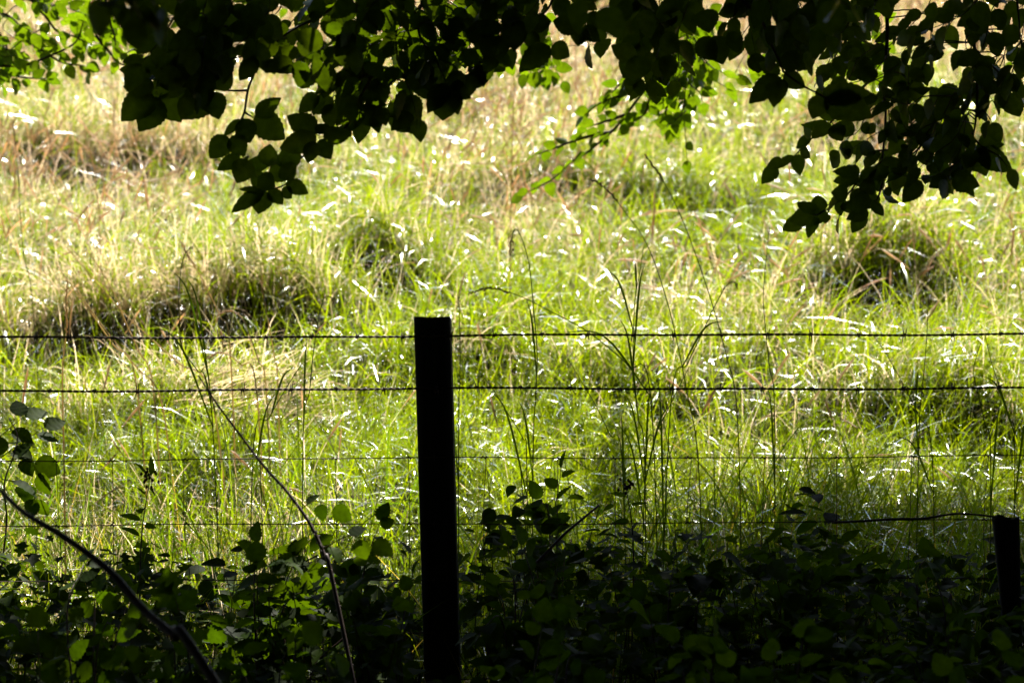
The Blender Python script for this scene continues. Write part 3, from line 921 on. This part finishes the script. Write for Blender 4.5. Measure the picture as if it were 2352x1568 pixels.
# near dark branch, right
branch([
    (C3, [(1420, -60), (1440, 170), (1430, 420), (1420, 640), (1430, 760), (1410, 1040), (1400, 1080)], 7.6, 7.7, 0, 1.8),
    (C3, [(2035, -60), (2020, 350), (2035, 500), (2040, 640), (2030, 800), (2010, 920), (2000, 980)], 7.5, 7.6, 1.4, 1.6),
    (C3, [(1440, 1060), (1400, 1080), (1250, 1200), (1180, 1290), (1000, 1420), (900, 1440)], 7.7, 7.7, 1.3, 1.2),
    (C3, [(1450, 1080), (1400, 1250), (1370, 1330), (1300, 1400)], 7.7, 7.7, 1.3, 1.2),
    (C3, [(2000, 1000), (1960, 1040), (1790, 1160), (1640, 1190), (1480, 1150)], 7.65, 7.65, 1.1),
    (C3, [(2040, 340), (2080, 390), (2180, 480), (2220, 550), (2320, 630)], 7.5, 7.5, .9),
    (C3, [(1300, 560), (1180, 700), (1060, 820), (930, 930), (860, 1000), (820, 1040), (720, 1100)], 7.8, 7.9, 1.2),
    (C3, [(1790, 1160), (1830, 1190), (1900, 1200)], 7.65, 7.65, .8),
    (C3, [(2010, 920), (2080, 980), (2180, 1040), (2240, 1110)], 7.55, 7.5, .8),
    (C3, [(2300, -40), (2320, 150), (2330, 280), (2400, 380)], 7.4, 7.4, .8),
    (C3, [(2040, 520), (1960, 580), (1880, 640)], 7.5, 7.5, 1), (C3, [(2035, 780), (2080, 740), (2130, 800)], 7.5, 7.5, 1),
    (C3, [(1430, 1000), (1300, 1020), (1220, 1080)], 7.7, 7.7, 1), (C3, [(1700, 900), (1640, 1000), (1560, 1060)], 7.7, 7.7, .8),
], 7.6, .072, .04, explicit=[
    (C3, (2035, 990), (2275, 1145), 130), (C3, (2030, 1000), (2100, 1165), 120), (C3, (2030, 985), (2215, 960), 90), (C3, (2010, 990), (1975, 1125), 90), (C3, (1870, 1190), (2055, 1240), 125),
    (C3, (1250, 1165), (1080, 1140), 100), (C3, (1250, 1170), (1110, 1240), 120), (C3, (950, 1430), (788, 1470), 110), (C3, (960, 1430), (850, 1330), 110), (C3, (1030, 1420), (1030, 1490), 60),
    (C3, (1000, 1410), (970, 1300), 110), (C3, (1180, 1300), (1070, 1280), 120), (C3, (1280, 1200), (1345, 1300), 90), (C3, (1350, 1340), (1415, 1440), 90), (C3, (1340, 1340), (1160, 1370), 120),
    (C3, (1310, 1400), (1220, 1480), 90), (C3, (1430, 1250), (1465, 1310), 50), (C3, (1200, 1290), (1330, 1330), 90),
    (C3, (1905, 870), (1820, 1000), 130), (C3, (1920, 860), (2020, 900), 110), (C3, (2020, 570), (2090, 660), 120), (C3, (1780, 590), (1950, 700), 130), (C3, (2250, 620), (2320, 780), 130),
    (C3, (1850, 700), (1920, 820), 90), (C3, (820, 1040), (690, 1120), 60), (C3, (1060, 820), (940, 930), 100), (C3, (1080, 830), (1140, 940), 100), (C3, (930, 920), (880, 850), 60), (C3, (860, 1000), (930, 1050), 70),
], fills=[([(1900, -40), (2380, -40), (2380, 120), (2250, 160), (2120, 190), (2020, 230), (1930, 190), (1850, 120)], 15, 125, 7.2, 7.9, .072, .13),
          ([(1880, 120), (2240, 120), (2230, 220), (2200, 290), (2080, 330), (1990, 320), (1960, 260)], 8, 125, 7.4, 8.0, .068, .11),
          ([(1990, 260), (2200, 250), (2180, 380), (2080, 420), (2020, 360)], 4, 120, 7.5, 7.9, .066, .1),
          ([(1900, 330), (2060, 340), (2190, 390), (2230, 330), (2100, 260), (1980, 260)], 12, 115, 7.5, 7.8, .066, .1), ([(1880, 440), (2000, 380), (2060, 400), (1960, 470)], 4, 140, 7.6, 7.8, .066, .1),
          ([(2220, 150), (2340, 150), (2340, 240), (2260, 230)], 7, 100, 7.4, 7.6, .07, .1),
          ([(1840, 60), (1980, 60), (1960, 160), (1880, 140)], 8, 125, 7.6, 8.0, .066, .11)],
    seed=23, facing=(-.2, .8, .45), jit=.5, label="dark heavy branch hanging down the right side to the middle of the picture", limb=(0, 7.4, 2.75))
# a few close leaves out of focus
branch([(C1, [(560, -120), (640, -20), (760, 40), (900, 60)], 5.2, 5.1, 1.0), (C1, [(900, -120), (1000, -20), (1040, 60)], 5.2, 5.1, 1.0),
        (C1, [(700, -100), (850, 20), (880, 110)], 5.15, 5.1, 1.0), (C2, [(1500, -120), (1620, -40), (1740, 30)], 5.4, 5.4, 1.0), (C3, [(1000, -120), (1080, -20), (1180, 40)], 5.6, 5.5, 1.0)],
       5.2, .078, .036, seed=31, facing=(0, .8, .5), label="close out of focus dark leaves at the top edge", limb=(0, 6.0, 2.9))

# crown: the mass of foliage overhead, out of the picture, shaped to shade the wood edge
def lens_leaves(P, size, tint, seed):
    r = np.random.default_rng(seed)
    n = len(P)
    d = r.normal(0, 1, (n, 3)) * [1, 1, .5]
    d /= np.linalg.norm(d, axis=1)[:, None]
    u = r.normal(0, .45, (n, 3)) + [0, 0, 1]
    s = np.cross(d, u); s /= np.linalg.norm(s, axis=1)[:, None]
    sz = size[:, None]
    V = np.stack([P - d * sz * .5, P - d * sz * .1 + s * sz * .33, P + d * sz * .5, P - d * sz * .1 - s * sz * .33], 1).reshape(-1, 3)
    F = (np.arange(n) * 4)[:, None] + np.arange(4)[None]
    return V, F, np.repeat(tint, 4, axis=0)


def shade_edge(xs):
    return np.interp(xs, [-6, -2.2, -1.3, -.4, .6, 1.8, 6], [7.0, 7.4, 8.0, 8.75, 9.05, 9.3, 9.65])


KX, KY = SDIR.x / SDIR.z, SDIR.y / SDIR.z
r = np.random.default_rng(55)
n = 120000
xs, ys, zz = r.uniform(-9, 9, n), r.uniform(-8, 10.4, n), r.uniform(4.3, 8.5, n)
edge = shade_edge(xs) - ys
k = (edge > r.normal(0, .12, n)) & ~((vnoise(xs, ys, .30, 17) > .68) & (xs < -.25) & (ys > 4.5))  # edge cut along the sun's slant, gaps opened for sun flecks
xs, ys, zz, edge = xs[k], ys[k], zz[k], edge[k]
P = np.stack([xs + KX * (zz - .2), ys + KY * (zz - .2), zz], 1)
V, F, T = lens_leaves(P, np.where(edge < 1.5, .2, .3) * r.uniform(.7, 1.3, len(P)), lerp3((.03, .055, .006), (.05, .09, .01), r.random(len(P))), 3)
new_mesh("crown", V, F, M_CROWN, tree, T, False)

# the rest of the wood, behind and beside the lens
n = 70000
ang = r.uniform(math.radians(172), math.radians(368), n)
rad = r.uniform(7.5, 13, n)
P = np.stack([rad * np.cos(ang), 3.5 + rad * np.sin(ang) * .95, r.uniform(-.2, 11, n)], 1)
P[:, 2] += gz(P[:, 0], P[:, 1])
V, F, T = lens_leaves(P, r.uniform(.25, .5, n), lerp3((.02, .04, .006), (.04, .07, .01), r.random(n)), 4)
wb = MB()
wb.add(V, F, T)
for k in range(26):
    a = r.uniform(math.radians(175), math.radians(365)); q = r.uniform(6.5, 12.5)
    bx, by = q * math.cos(a), 3.5 + q * math.sin(a)
    wb.add(*tube(np.array([[bx, by, -.3], [bx + r.normal(0, .1), by, 4], [bx + r.normal(0, .3), by + r.normal(0, .3), 10]]), (.22, .17, .08), 9), tint=(.05, .045, .04))
tag(wb.build("woodland", M_CROWN, None, False), "the dark beech wood that the picture looks out of", "wood", None, "stuff")

# ---------------------------------------------------------------- tall single grasses by the fence
def grass_stem(C, L, Y, label, straw=False, head=None, leaves=(), rad=.0014, group="tall single grass stems in front of the meadow", drop=True, seed=0):
    """C, L: the stem from its tip down in picture points.  head: ('spike'|'panicle', share of the stem).  leaves: (share, tip point) blades"""
    r = np.random.default_rng(seed + int(L[0][0]))
    P = pts(C, L, Y, Y)
    P[:, 1] += np.linspace(.06, 0, len(P)) * r.normal(0, 1)
    end = P[-1].copy()
    foot = end + (P[-1] - P[-2]) * .6
    g = float(gz(foot[0], Y))
    foot = np.array([foot[0], Y + r.normal(0, .02), min(g - .01, end[2] - .02)])
    Q = spline(np.vstack([P, foot])[::-1], 6)
    rad = rad * (1.5 if straw else 1)
    t = thing("grass_stem", (float(foot[0]), float(foot[1]), g), label, "grass stem", group)
    gcol = np.array((.52, .42, .24)) if straw else np.array((.04, .075, .008))
    mat = M_STRAW if straw else M_VERGE
    mb = MB()
    mb.add(*tube(Q, (rad * 1.25, rad, rad * .6), 5), tint=gcol)
    mb.build("stem", mat, t)
    seg = np.concatenate([[0], np.cumsum(np.linalg.norm(np.diff(Q, axis=0), axis=1))])
    tot = seg[-1]
    loc = lambda s: np.array([np.interp(s, seg, Q[:, k]) for k in range(3)])
    if head:
        hb = MB()
        kind, share = head
        s0 = tot - share
        n = 26 if kind == "spike" else 44
        for i in range(n):
            s = s0 + share * (i + .5) / n
            p = loc(s)
            T = loc(min(tot, s + .004)) - loc(s - .004)
            T /= np.linalg.norm(T) + 1e-9
            o = r.normal(0, 1, 3); o -= T * o.dot(T); o /= np.linalg.norm(o)
            if kind == "spike":
                b = p + o * .0015
                e = b + (T * .9 + o * .38) * r.uniform(.006, .0095)
                rr = .0022
            else:
                ln = .035 * (1 - .75 * i / n) * r.uniform(.3, 1)
                b = p + (T * .75 + o * .6 - np.array([0, 0, .25])) * ln
                hb.add(*tube(np.array([p, (p + b) / 2 + T * ln * .1, b]), .0004, 3), tint=gcol)
                e = b + (T * .5 + o * .2 - np.array([0, 0, .7])) * r.uniform(.005, .008)
                rr = .0016
            hb.add(*tube(np.array([b, (b + e) / 2, e]), (rr * .5, rr, .0002), 4), tint=np.array((.30, .21, .11)) * r.uniform(.7, 1.2) if not straw else np.array((.5, .36, .2)))
        hb.build("seed_head", M_STRAW, t)
    for share, tip in leaves:
        b = loc(tot * share)
        e = at(*C(*tip), Y + r.normal(0, .02))
        mid = (b + e) / 2 + np.array([0, 0, .25 * np.linalg.norm(e - b)]) + (Q[-1] - Q[0]) * .0
        A = spline(np.array([b, mid, e]), 6)
        T = np.gradient(A, axis=0)
        sd = np.cross(T, np.array([.3 * r.normal(), -1, .3])); sd /= np.linalg.norm(sd, axis=1)[:, None] + 1e-9
        w = np.interp(np.linspace(0, 1, len(A)), [0, .35, 1], [.0018, .0033, .0003])[:, None]
        nv = len(A)
        i = np.arange(nv - 1) * 2
        V = np.stack([A - sd * w, A + sd * w], 1).reshape(-1, 3)
        new_mesh("leaf_blade", V, np.stack([i, i + 1, i + 3, i + 2], -1), mat, t, np.broadcast_to(gcol * 1.1, (2 * nv, 3)))
    return t


GS = [
    (C2, [(1703, 1188), (1800, 1250), (1870, 1330), (1950, 1440), (2040, 1562), (2130, 1760), (2240, 2120), (2340, 2600), (2420, 3100)], 8.4, "dark grass stem with a one sided drooping seed head, curving up to the left", False, ("spike", .105), ()),
    (C2, [(2060, 1030), (2120, 1110), (2180, 1200), (2260, 1350), (2350, 1560), (2480, 1930), (2600, 2350), (2680, 2800)], 8.4, "dark grass stem rising highest of all, its slim seed head bent left", False, ("spike", .10), ()),
    (C5, [(1168, 215), (1172, 130), (1190, 55), (1215, 55), (1255, 140), (1295, 300), (1320, 560), (1345, 860), (1335, 1150), (1318, 1500)], 8.3, "grass stem nodding over at the top right of the post", False, ("panicle", .11), ((.62, (1272, 500)), (.40, (1215, 1165)))),
    (C5, [(885, 467), (1000, 435), (1090, 438), (1250, 490), (1420, 575), (1640, 690), (1830, 830), (1960, 950), (2100, 1130)], 8.2, "long grass stem arching left to a thin horizontal seed head", False, ("spike", .13), ((.55, (1480, 720)),)),
    (C5, [(2055, 160), (2030, 330), (2000, 480), (1990, 650), (1985, 900), (2000, 1100), (2020, 1300), (2060, 1540)], 8.3, "stout dark grass stalk with blades sprouting along its top", False, None, ((.9, (1995, 250)), (.8, (1790, 295)), (.72, (2060, 260)), (.62, (1890, 620)), (.42, (1905, 1100)), (.45, (2100, 1080)), (.3, (1890, 1330)))),
    (C5, [(822, 475), (828, 650), (832, 860), (828, 1080), (822, 1300)], 8.3, "thin straight grass stem just right of the post", False, ("panicle", .05), ((.5, (700, 960)),)),
    (C6, [(660, 10), (640, 180), (615, 480), (630, 700), (655, 950), (690, 1250)], 8.5, "thin upright grass stem with a faint feathery top right of the stalk with blades", False, ("panicle", .12), ((.35, (640, 1060)),)),
    (C6, [(440, 400), (415, 385), (370, 410), (300, 530), (200, 740), (110, 930), (0, 1180)], 8.2, "pale lit grass stem bent over at its tip, leaning right", False, ("panicle", .07), ((.75, (380, 640)), (.3, (-90, 1000)))),
    (C5, [(1540, 870), (1640, 1040), (1740, 1210), (1830, 1400), (1910, 1560)], 8.2, "bare dark stem leaning left below the second wire", False, None, ((.5, (1900, 1240)),)),
    (C5, [(780, 820), (900, 930), (1030, 1080), (1140, 1250), (1250, 1430), (1275, 1580)], 8.2, "bare stem slanting away from the post's right side", False, None, ((.5, (1000, 1080)),)),
    (C5, [(2352, 930), (2280, 1080), (2200, 1250), (2130, 1400), (2070, 1560)], 8.15, "dark stem leaning right across the second wire", False, None, ((.6, (2260, 1180)),)),
    (C6, [(1350, 740), (1450, 880), (1560, 1080), (1660, 1290), (1740, 1540)], 8.2, "dark stem starting at the top wire at the right with a spread blade", False, None, ((.75, (1650, 965)), (.5, (1480, 1400)))),
    (C6, [(1705, 480), (1700, 700), (1685, 930), (1660, 1200), (1650, 1500)], 8.3, "thin vertical stem behind the stem with a spread blade", False, None, ((.55, (1600, 1100)),)),
    (C6, [(2070, 745), (2030, 870), (2012, 990), (2050, 1150), (2090, 1330), (2130, 1560)], 8.1, "dark kinked stem near the right edge", False, None, ((.5, (2200, 1150)),)),
    (C6, [(2100, 740), (2150, 950), (2200, 1100), (2260, 1300), (2290, 1500)], 8.15, "dark stem with bent leaf blade nearest the right edge", False, None, ((.7, (2060, 1000)), (.5, (2400, 1200)))),
    (C4, [(450, 150), (600, 330), (840, 600), (1010, 760), (1200, 930), (1400, 1110)], 9.3, "longest of the silvery grass stems leaning right at the left side", True, None, ()),
    (C4, [(385, 240), (480, 390), (620, 590), (760, 800), (900, 1010)], 9.3, "silvery grass stem under the longest leaning one", True, None, ()),
    (C4, [(590, 180), (680, 310), (770, 470), (840, 650), (930, 850), (1020, 1080)], 9.35, "bent silvery grass stem above the longest leaning one", True, None, ()),
    (C4, [(440, 400), (560, 560), (720, 760), (900, 960), (1080, 1200)], 9.2, "lowest of the silvery grass stems leaning right at the left side", True, None, ()),
    (C4, [(1275, 145), (1220, 230), (1195, 420), (1195, 620), (1215, 820), (1320, 980), (1400, 1100)], 8.5, "green grass stalk with a small panicle and long blades left of the post", False, ("panicle", .08), ((.62, (1130, 290)), (.6, (1240, 340)), (.55, (1330, 960)), (.5, (985, 660)))),
    (C4, [(1200, 110), (1250, 200), (1310, 300), (1400, 470), (1470, 620), (1530, 790)], 9.5, "straw coloured stem with a plump seed head leaning right", True, ("spike", .11), ()),
    (C4, [(1735, 360), (1750, 480), (1790, 680), (1830, 900), (1850, 1040)], 9.5, "straw coloured stem with a branching seed head in front of the dark hollow", True, ("spike", .10), ()),
    (C4, [(2230, 520), (2160, 500), (2130, 580), (2100, 740), (2080, 900), (2060, 1120), (2020, 1400)], 8.3, "grass stem with an open airy panicle left of the post", False, ("panicle", .16), ((.6, (2050, 740)),)),
    (C4, [(2075, 875), (2010, 930), (1900, 1100), (1790, 1290), (1690, 1470)], 8.15, "dark grass stem with a bent tip leaning right across the second wire", False, None, ((.8, (1960, 950)), (.5, (1850, 1100)))),
    (C4, [(1450, 630), (1520, 600), (1600, 640), (1660, 760), (1720, 920), (1770, 1060)], 9.4, "straw stem arching over left with a caterpillar shaped seed head", True, ("spike", .08), ()),
    (C4, [(1370, 920), (1430, 880), (1510, 880), (1600, 940), (1700, 1030)], 9.3, "low straw stem curled over the second wire left of the post", True, ("spike", .07), ()),
    (C4, [(430, 390), (425, 560), (430, 730), (410, 950), (415, 1250), (425, 1500)], 8.4, "upright brown grass spike standing at the left edge wires", True, ("spike", .16), ()),
    (C1, [(55, 830), (75, 960), (100, 1130), (120, 1400), (150, 1700), (210, 1950)], 10.6, "dark soft grass spike at the far left in the meadow", False, ("spike", .09), ()),
    (C2, [(1190, 500), (1190, 620), (1185, 760), (1180, 900), (1175, 1100), (1170, 1300)], 11.6, "blurred tall brown spike in the middle of the meadow", True, ("spike", .2), ()),
    (C1, [(590, 980), (620, 1110), (640, 1280), (660, 1450)], 11.4, "blurred dark spike in the meadow left of the drooping dark branch", True, ("spike", .1), ()),
]
for i, g in enumerate(GS):
    grass_stem(*g[:4], straw=g[4], head=g[5], leaves=g[6], seed=i)


# ---------------------------------------------------------------- bramble canes and undergrowth
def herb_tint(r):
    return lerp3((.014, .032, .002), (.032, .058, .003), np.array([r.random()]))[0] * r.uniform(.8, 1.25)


def cane(name, L, Y0, Y1, radii, label, cat, thorn=True, twigs=(), leafsize=.06, seed=0, group=None, kind="bramble"):
    r = np.random.default_rng(seed)
    P = pts(U, L, Y0, Y1)
    dd = P[-1] - P[-2]
    foot = P[-1] + dd * .5
    if name != "dead_stick":
        for _ in range(200):
            if foot[2] < gz(foot[0], foot[1]) - .02:
                break
            foot = foot + np.array([dd[0], dd[1], min(dd[2], -.01)]) * .1 + [0, 0, -.004]
    Q = spline(np.vstack([P, foot]), 8)
    t = thing(name, tuple(float(c) for c in foot), label, cat, group)
    mb = MB()
    mb.add(*tube(Q, radii, 7))
    if thorn:
        for i in range(4, len(Q) - 2):
            for _ in range(2):
                d = Q[i + 1] - Q[i]; d /= np.linalg.norm(d)
                o = r.normal(0, 1, 3); o -= d * o.dot(d); o /= np.linalg.norm(o)
                rr = np.interp(i / len(Q), np.linspace(0, 1, len(radii)), radii)
                b = Q[i] + o * rr * .7 + d * r.uniform(-.01, .01)
                mb.add(*tube(np.array([b, b + o * .004 + d * .001, b + o * .008 + d * .004]), (.0018, .0011, .0002), 4))
    mb.build("cane", M_CANE, t)
    lv = MB()
    for TL, ty, sz in twigs:
        A = spline(pts(U, TL, ty, ty + r.normal(0, .04)), 5)
        lv.add(*tube(A, (.0018, .0008), 4), tint=np.array((.05, .05, .015)))
        twig_leaves(lv, A, sz, .045, .72, r, facing=(0, -.6, .8), jit=.35, kind=kind, tintf=lambda: herb_tint(r))
    if twigs:
        lv.build("leaves", M_HERB, t)
    return t


cane("bramble", [(455, 862), (500, 930), (560, 1010), (610, 1075), (660, 1130), (710, 1200), (745, 1275), (765, 1340)], 7.0, 6.7, (.0016, .003, .0045, .006),
     "slender thorny bramble cane arching up to the second wire left of the post", "bramble", True,
     [([(690, 1170), (720, 1150), (760, 1160)], 6.9, .06), ([(745, 1275), (700, 1300), (660, 1290)], 6.75, .06), ([(740, 1260), (800, 1230), (850, 1240)], 6.7, .06)], seed=1)
cane("bramble", [(-25, 1100), (10, 1135), (60, 1180), (150, 1235), (250, 1310), (330, 1400), (400, 1460), (470, 1530)], 5.6, 5.2, (.003, .0065, .0085, .011),
     "thick dark blurred bramble cane slanting down from the left edge", "bramble", True,
     [([(330, 1400), (320, 1440), (290, 1500)], 5.4, .05)], seed=2)
cane("beech_sapling", [(20, 960), (40, 1000), (30, 1050), (10, 1110), (15, 1200), (0, 1330), (-20, 1500)], 8.2, 8.1, (.0012, .0025, .004), "young sapling with soft translucent leaves at the left edge", "sapling", False,
      [([(-10, 1060), (40, 1022), (95, 985)], 8.2, .085), ([(-20, 1020), (20, 985), (50, 960)], 8.2, .08), ([(15, 1060), (60, 1050), (85, 1080)], 8.2, .085), ([(5, 1100), (50, 1110), (80, 1140)], 8.2, .085)], seed=3, kind="beech")
cane("dead_stick", [(1375, 1160), (1345, 1185), (1300, 1222), (1255, 1268)], 7.6, 7.5, (.003, .004, .0045), "dead broken stick leaning right below the netting's top wire", "stick", False, seed=4)
cane("dead_stick", [(2290, 1186), (2200, 1179), (2120, 1190), (2061, 1191), (1960, 1197)], 7.4, 7.42, (.0025, .0038, .003), "dark horizontal stick lying against the short stake at the right", "stick", False, seed=5)


def herb(name, px, py_top, Y, n_stem, height_px, spread_px, size, label, cat, kind="bramble", wr=.7, seed=0, gap=.034, head=None, group=None, lean=0):
    n_stem = n_stem if n_stem == 1 else int(n_stem * 1.7)
    """a leafy plant: stems fan up from one root, leaves in pairs along each"""
    r = np.random.default_rng(seed + 500)
    top = at(px, py_top, Y)
    rootp = at(px - lean, py_top + height_px, Y)
    g = float(gz(rootp[0], Y))
    rootp[2] = g - .02
    t = thing(name, (float(rootp[0]), float(rootp[1]), g), label, cat, group)
    sp = spread_px / (1175.5 / TANH / Y)
    lv = MB()
    for k in range(n_stem):
        f = 0 if n_stem == 1 else (k / (n_stem - 1) - .5) * 2
        e = top + np.array([f * sp + r.normal(0, .02), r.normal(0, .08), -abs(f) * (top[2] - g) * .45 * r.uniform(.5, 1.1)])
        mid = rootp * .4 + e * .6 + np.array([-f * sp * .15, r.normal(0, .03), .12 * (top[2] - g)])
        e = e - np.array([0, 0, r.uniform(0, .3) * (top[2] - g) * (k % 3 > 0)])
        A = spline(np.array([rootp + [r.normal(0, .04), r.normal(0, .06), 0], mid + r.normal(0, .03, 3), e]), 8)
        mb = MB()
        mb.add(*tube(A, (.003, .0024, .001), 5))
        mb.build("stem", M_CANE if kind == "bramble" else M_TWIG, t)
        twig_leaves(lv, A, size * .82, gap, wr, r, start=.25, facing=(r.normal(0, .3), r.choice([.8, .6, -.3]), .7), jit=.4, kind=kind, tintf=lambda: herb_tint(r))
        if head and abs(f) < .6:
            hb = MB()
            for q in range(18):
                c = e + r.normal(0, 1, 3) * [.012, .012, .016]
                hb.add(*tube(np.array([c - [0, 0, .005], c, c + [0, 0, .006]]), (.001, .0045, .001), 5), tint=np.array(head))
            hb.build("flower_head", M_STRAW, t)
    lv.build("leaves", M_HERB, t)
    return t


HB = [
    ("bramble", 640, 1190, 7.2, 6, 330, 130, .085, "wide bramble bush with rounded leaves left of the post foot", "bramble", "bramble", .75),
    ("bramble", 850, 1165, 7.35, 4, 300, 55, .075, "bramble shoot with pale lit leaves hard against the post's left side", "bramble", "bramble", .75),
    ("nettle", 1270, 1015, 7.95, 3, 330, 45, .075, "tall nettle with broad toothed leaves right of the post", "nettle", "bramble", .62),
    ("bramble", 1180, 1215, 7.3, 5, 260, 100, .078, "dark bramble bush directly right of the post", "bramble", "bramble", .75),
    ("herb", 1437, 1105, 7.8, 1, 260, 20, .06, "single dark herb stalk with a dried flower cluster", "plant", "plain", .4),
    ("bramble", 1560, 1235, 7.2, 5, 260, 110, .08, "low bramble under the netting between post and leafy sapling", "bramble", "bramble", .75),
    ("elder_sapling", 1890, 1205, 7.35, 6, 400, 110, .10, "dark sapling with large drooping pointed leaves right of the middle", "sapling", "plain", .48),
    ("bramble", 2130, 1240, 7.1, 5, 280, 90, .08, "dark bramble bush under the horizontal stick at the right", "bramble", "bramble", .75),
    ("knapweed", 331, 1080, 7.75, 1, 300, 15, .075, "herb with one dark flower head above the leaning cane", "plant", "plain", .36),
    ("bramble", 190, 1270, 6.6, 5, 260, 130, .075, "bramble with lit yellow green leaves at the lower left", "bramble", "bramble", .78),
    ("maple_seedling", 400, 1330, 6.3, 4, 240, 110, .08, "seedling with lobed leaves beside the thick blurred cane", "seedling", "lobed", .85),
    ("bramble", 80, 1420, 5.9, 5, 240, 120, .075, "bramble in the bottom left corner", "bramble", "bramble", .78),
    ("bramble", 930, 1330, 7.0, 4, 240, 60, .07, "small bramble between the wire verticals at the post's foot", "bramble", "bramble", .72),
    ("wild_rose", 600, 1410, 6.2, 6, 230, 130, .045, "small leaved wild rose low down left of the post", "shrub", "plain", .5),
    ("bramble", 1260, 1400, 6.4, 5, 230, 110, .085, "almost black bramble with broad leaves at the bottom right of the post", "bramble", "bramble", .78),
    ("bramble", 1600, 1400, 6.2, 6, 230, 140, .085, "almost black bramble in the bottom middle right", "bramble", "bramble", .78),
    ("wild_rose", 2120, 1330, 6.6, 5, 260, 120, .05, "thin pale stemmed shrub with small narrow leaves at the lower right", "shrub", "plain", .42),
    ("bramble", 1860, 1420, 6.0, 5, 230, 130, .08, "dark bramble right of the bottom middle under the large leaved sapling", "bramble", "bramble", .78),
    ("bramble", 2290, 1440, 6.0, 5, 230, 120, .08, "dark bramble in the bottom right corner", "bramble", "bramble", .78),
    ("bramble", 760, 1450, 5.9, 5, 230, 120, .08, "dim bramble at the bottom edge left of the post", "bramble", "bramble", .78),
]
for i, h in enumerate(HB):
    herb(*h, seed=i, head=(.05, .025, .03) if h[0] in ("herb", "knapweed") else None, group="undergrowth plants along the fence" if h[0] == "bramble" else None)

# low leaves, shoots and litter covering the wood edge
n = 21000
r = np.random.default_rng(66)
x, y = r.uniform(-2.7, 2.7, n), r.uniform(4.4, 8.25, n)
k = (np.abs(x) < .18 * y + .6) & ((np.abs(x + .025 * y) > .085 + .03 * vnoise(x, y, .2, 5)) | (y > 7.9))
x, y = x[k], y[k]
n = len(x)
tall = np.interp(y, [4.4, 5.6, 6.9, 7.9, 8.25], [.10, .22, .50, .50, .30]) * (.42 + 1.0 * vnoise(x, y, .27, 71)) * np.interp(x, [-2, -.4, .2, 2], [.85, .9, 1.0, .98])
hz = tall * r.uniform(.25, 1, n) ** .6
g0 = gz(x, y)
lv = MB()
kinds = ["bramble", "plain", "plain", "lobed", "beech"]
for i in range(n):
    p = np.array([x[i], y[i], g0[i] + hz[i]])
    a = r.uniform(0, 6.28)
    kd = kinds[int(4 * vnoise(x[i], y[i], .5, 90) * .999 + r.random())]
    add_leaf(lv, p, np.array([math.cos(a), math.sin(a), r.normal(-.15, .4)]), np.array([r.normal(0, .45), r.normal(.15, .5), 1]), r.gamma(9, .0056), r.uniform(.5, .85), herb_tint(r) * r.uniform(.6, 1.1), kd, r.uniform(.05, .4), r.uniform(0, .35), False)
for i in range(0, n, 14):
    q = np.array([x[i], y[i], g0[i] - .01])
    e = q + np.array([r.normal(0, .08), r.normal(0, .08), hz[i] * 1.05])
    lv.add(*tube(spline(np.array([q, (q + e) / 2 + r.normal(0, .03, 3), e]), 4), (.0022, .0012), 4), tint=np.array((.03, .025, .01)))
tag(lv.build("undergrowth", M_HERB), "tangle of low dark leaves and shoots covering the ground under the fence", "undergrowth", None, "stuff")
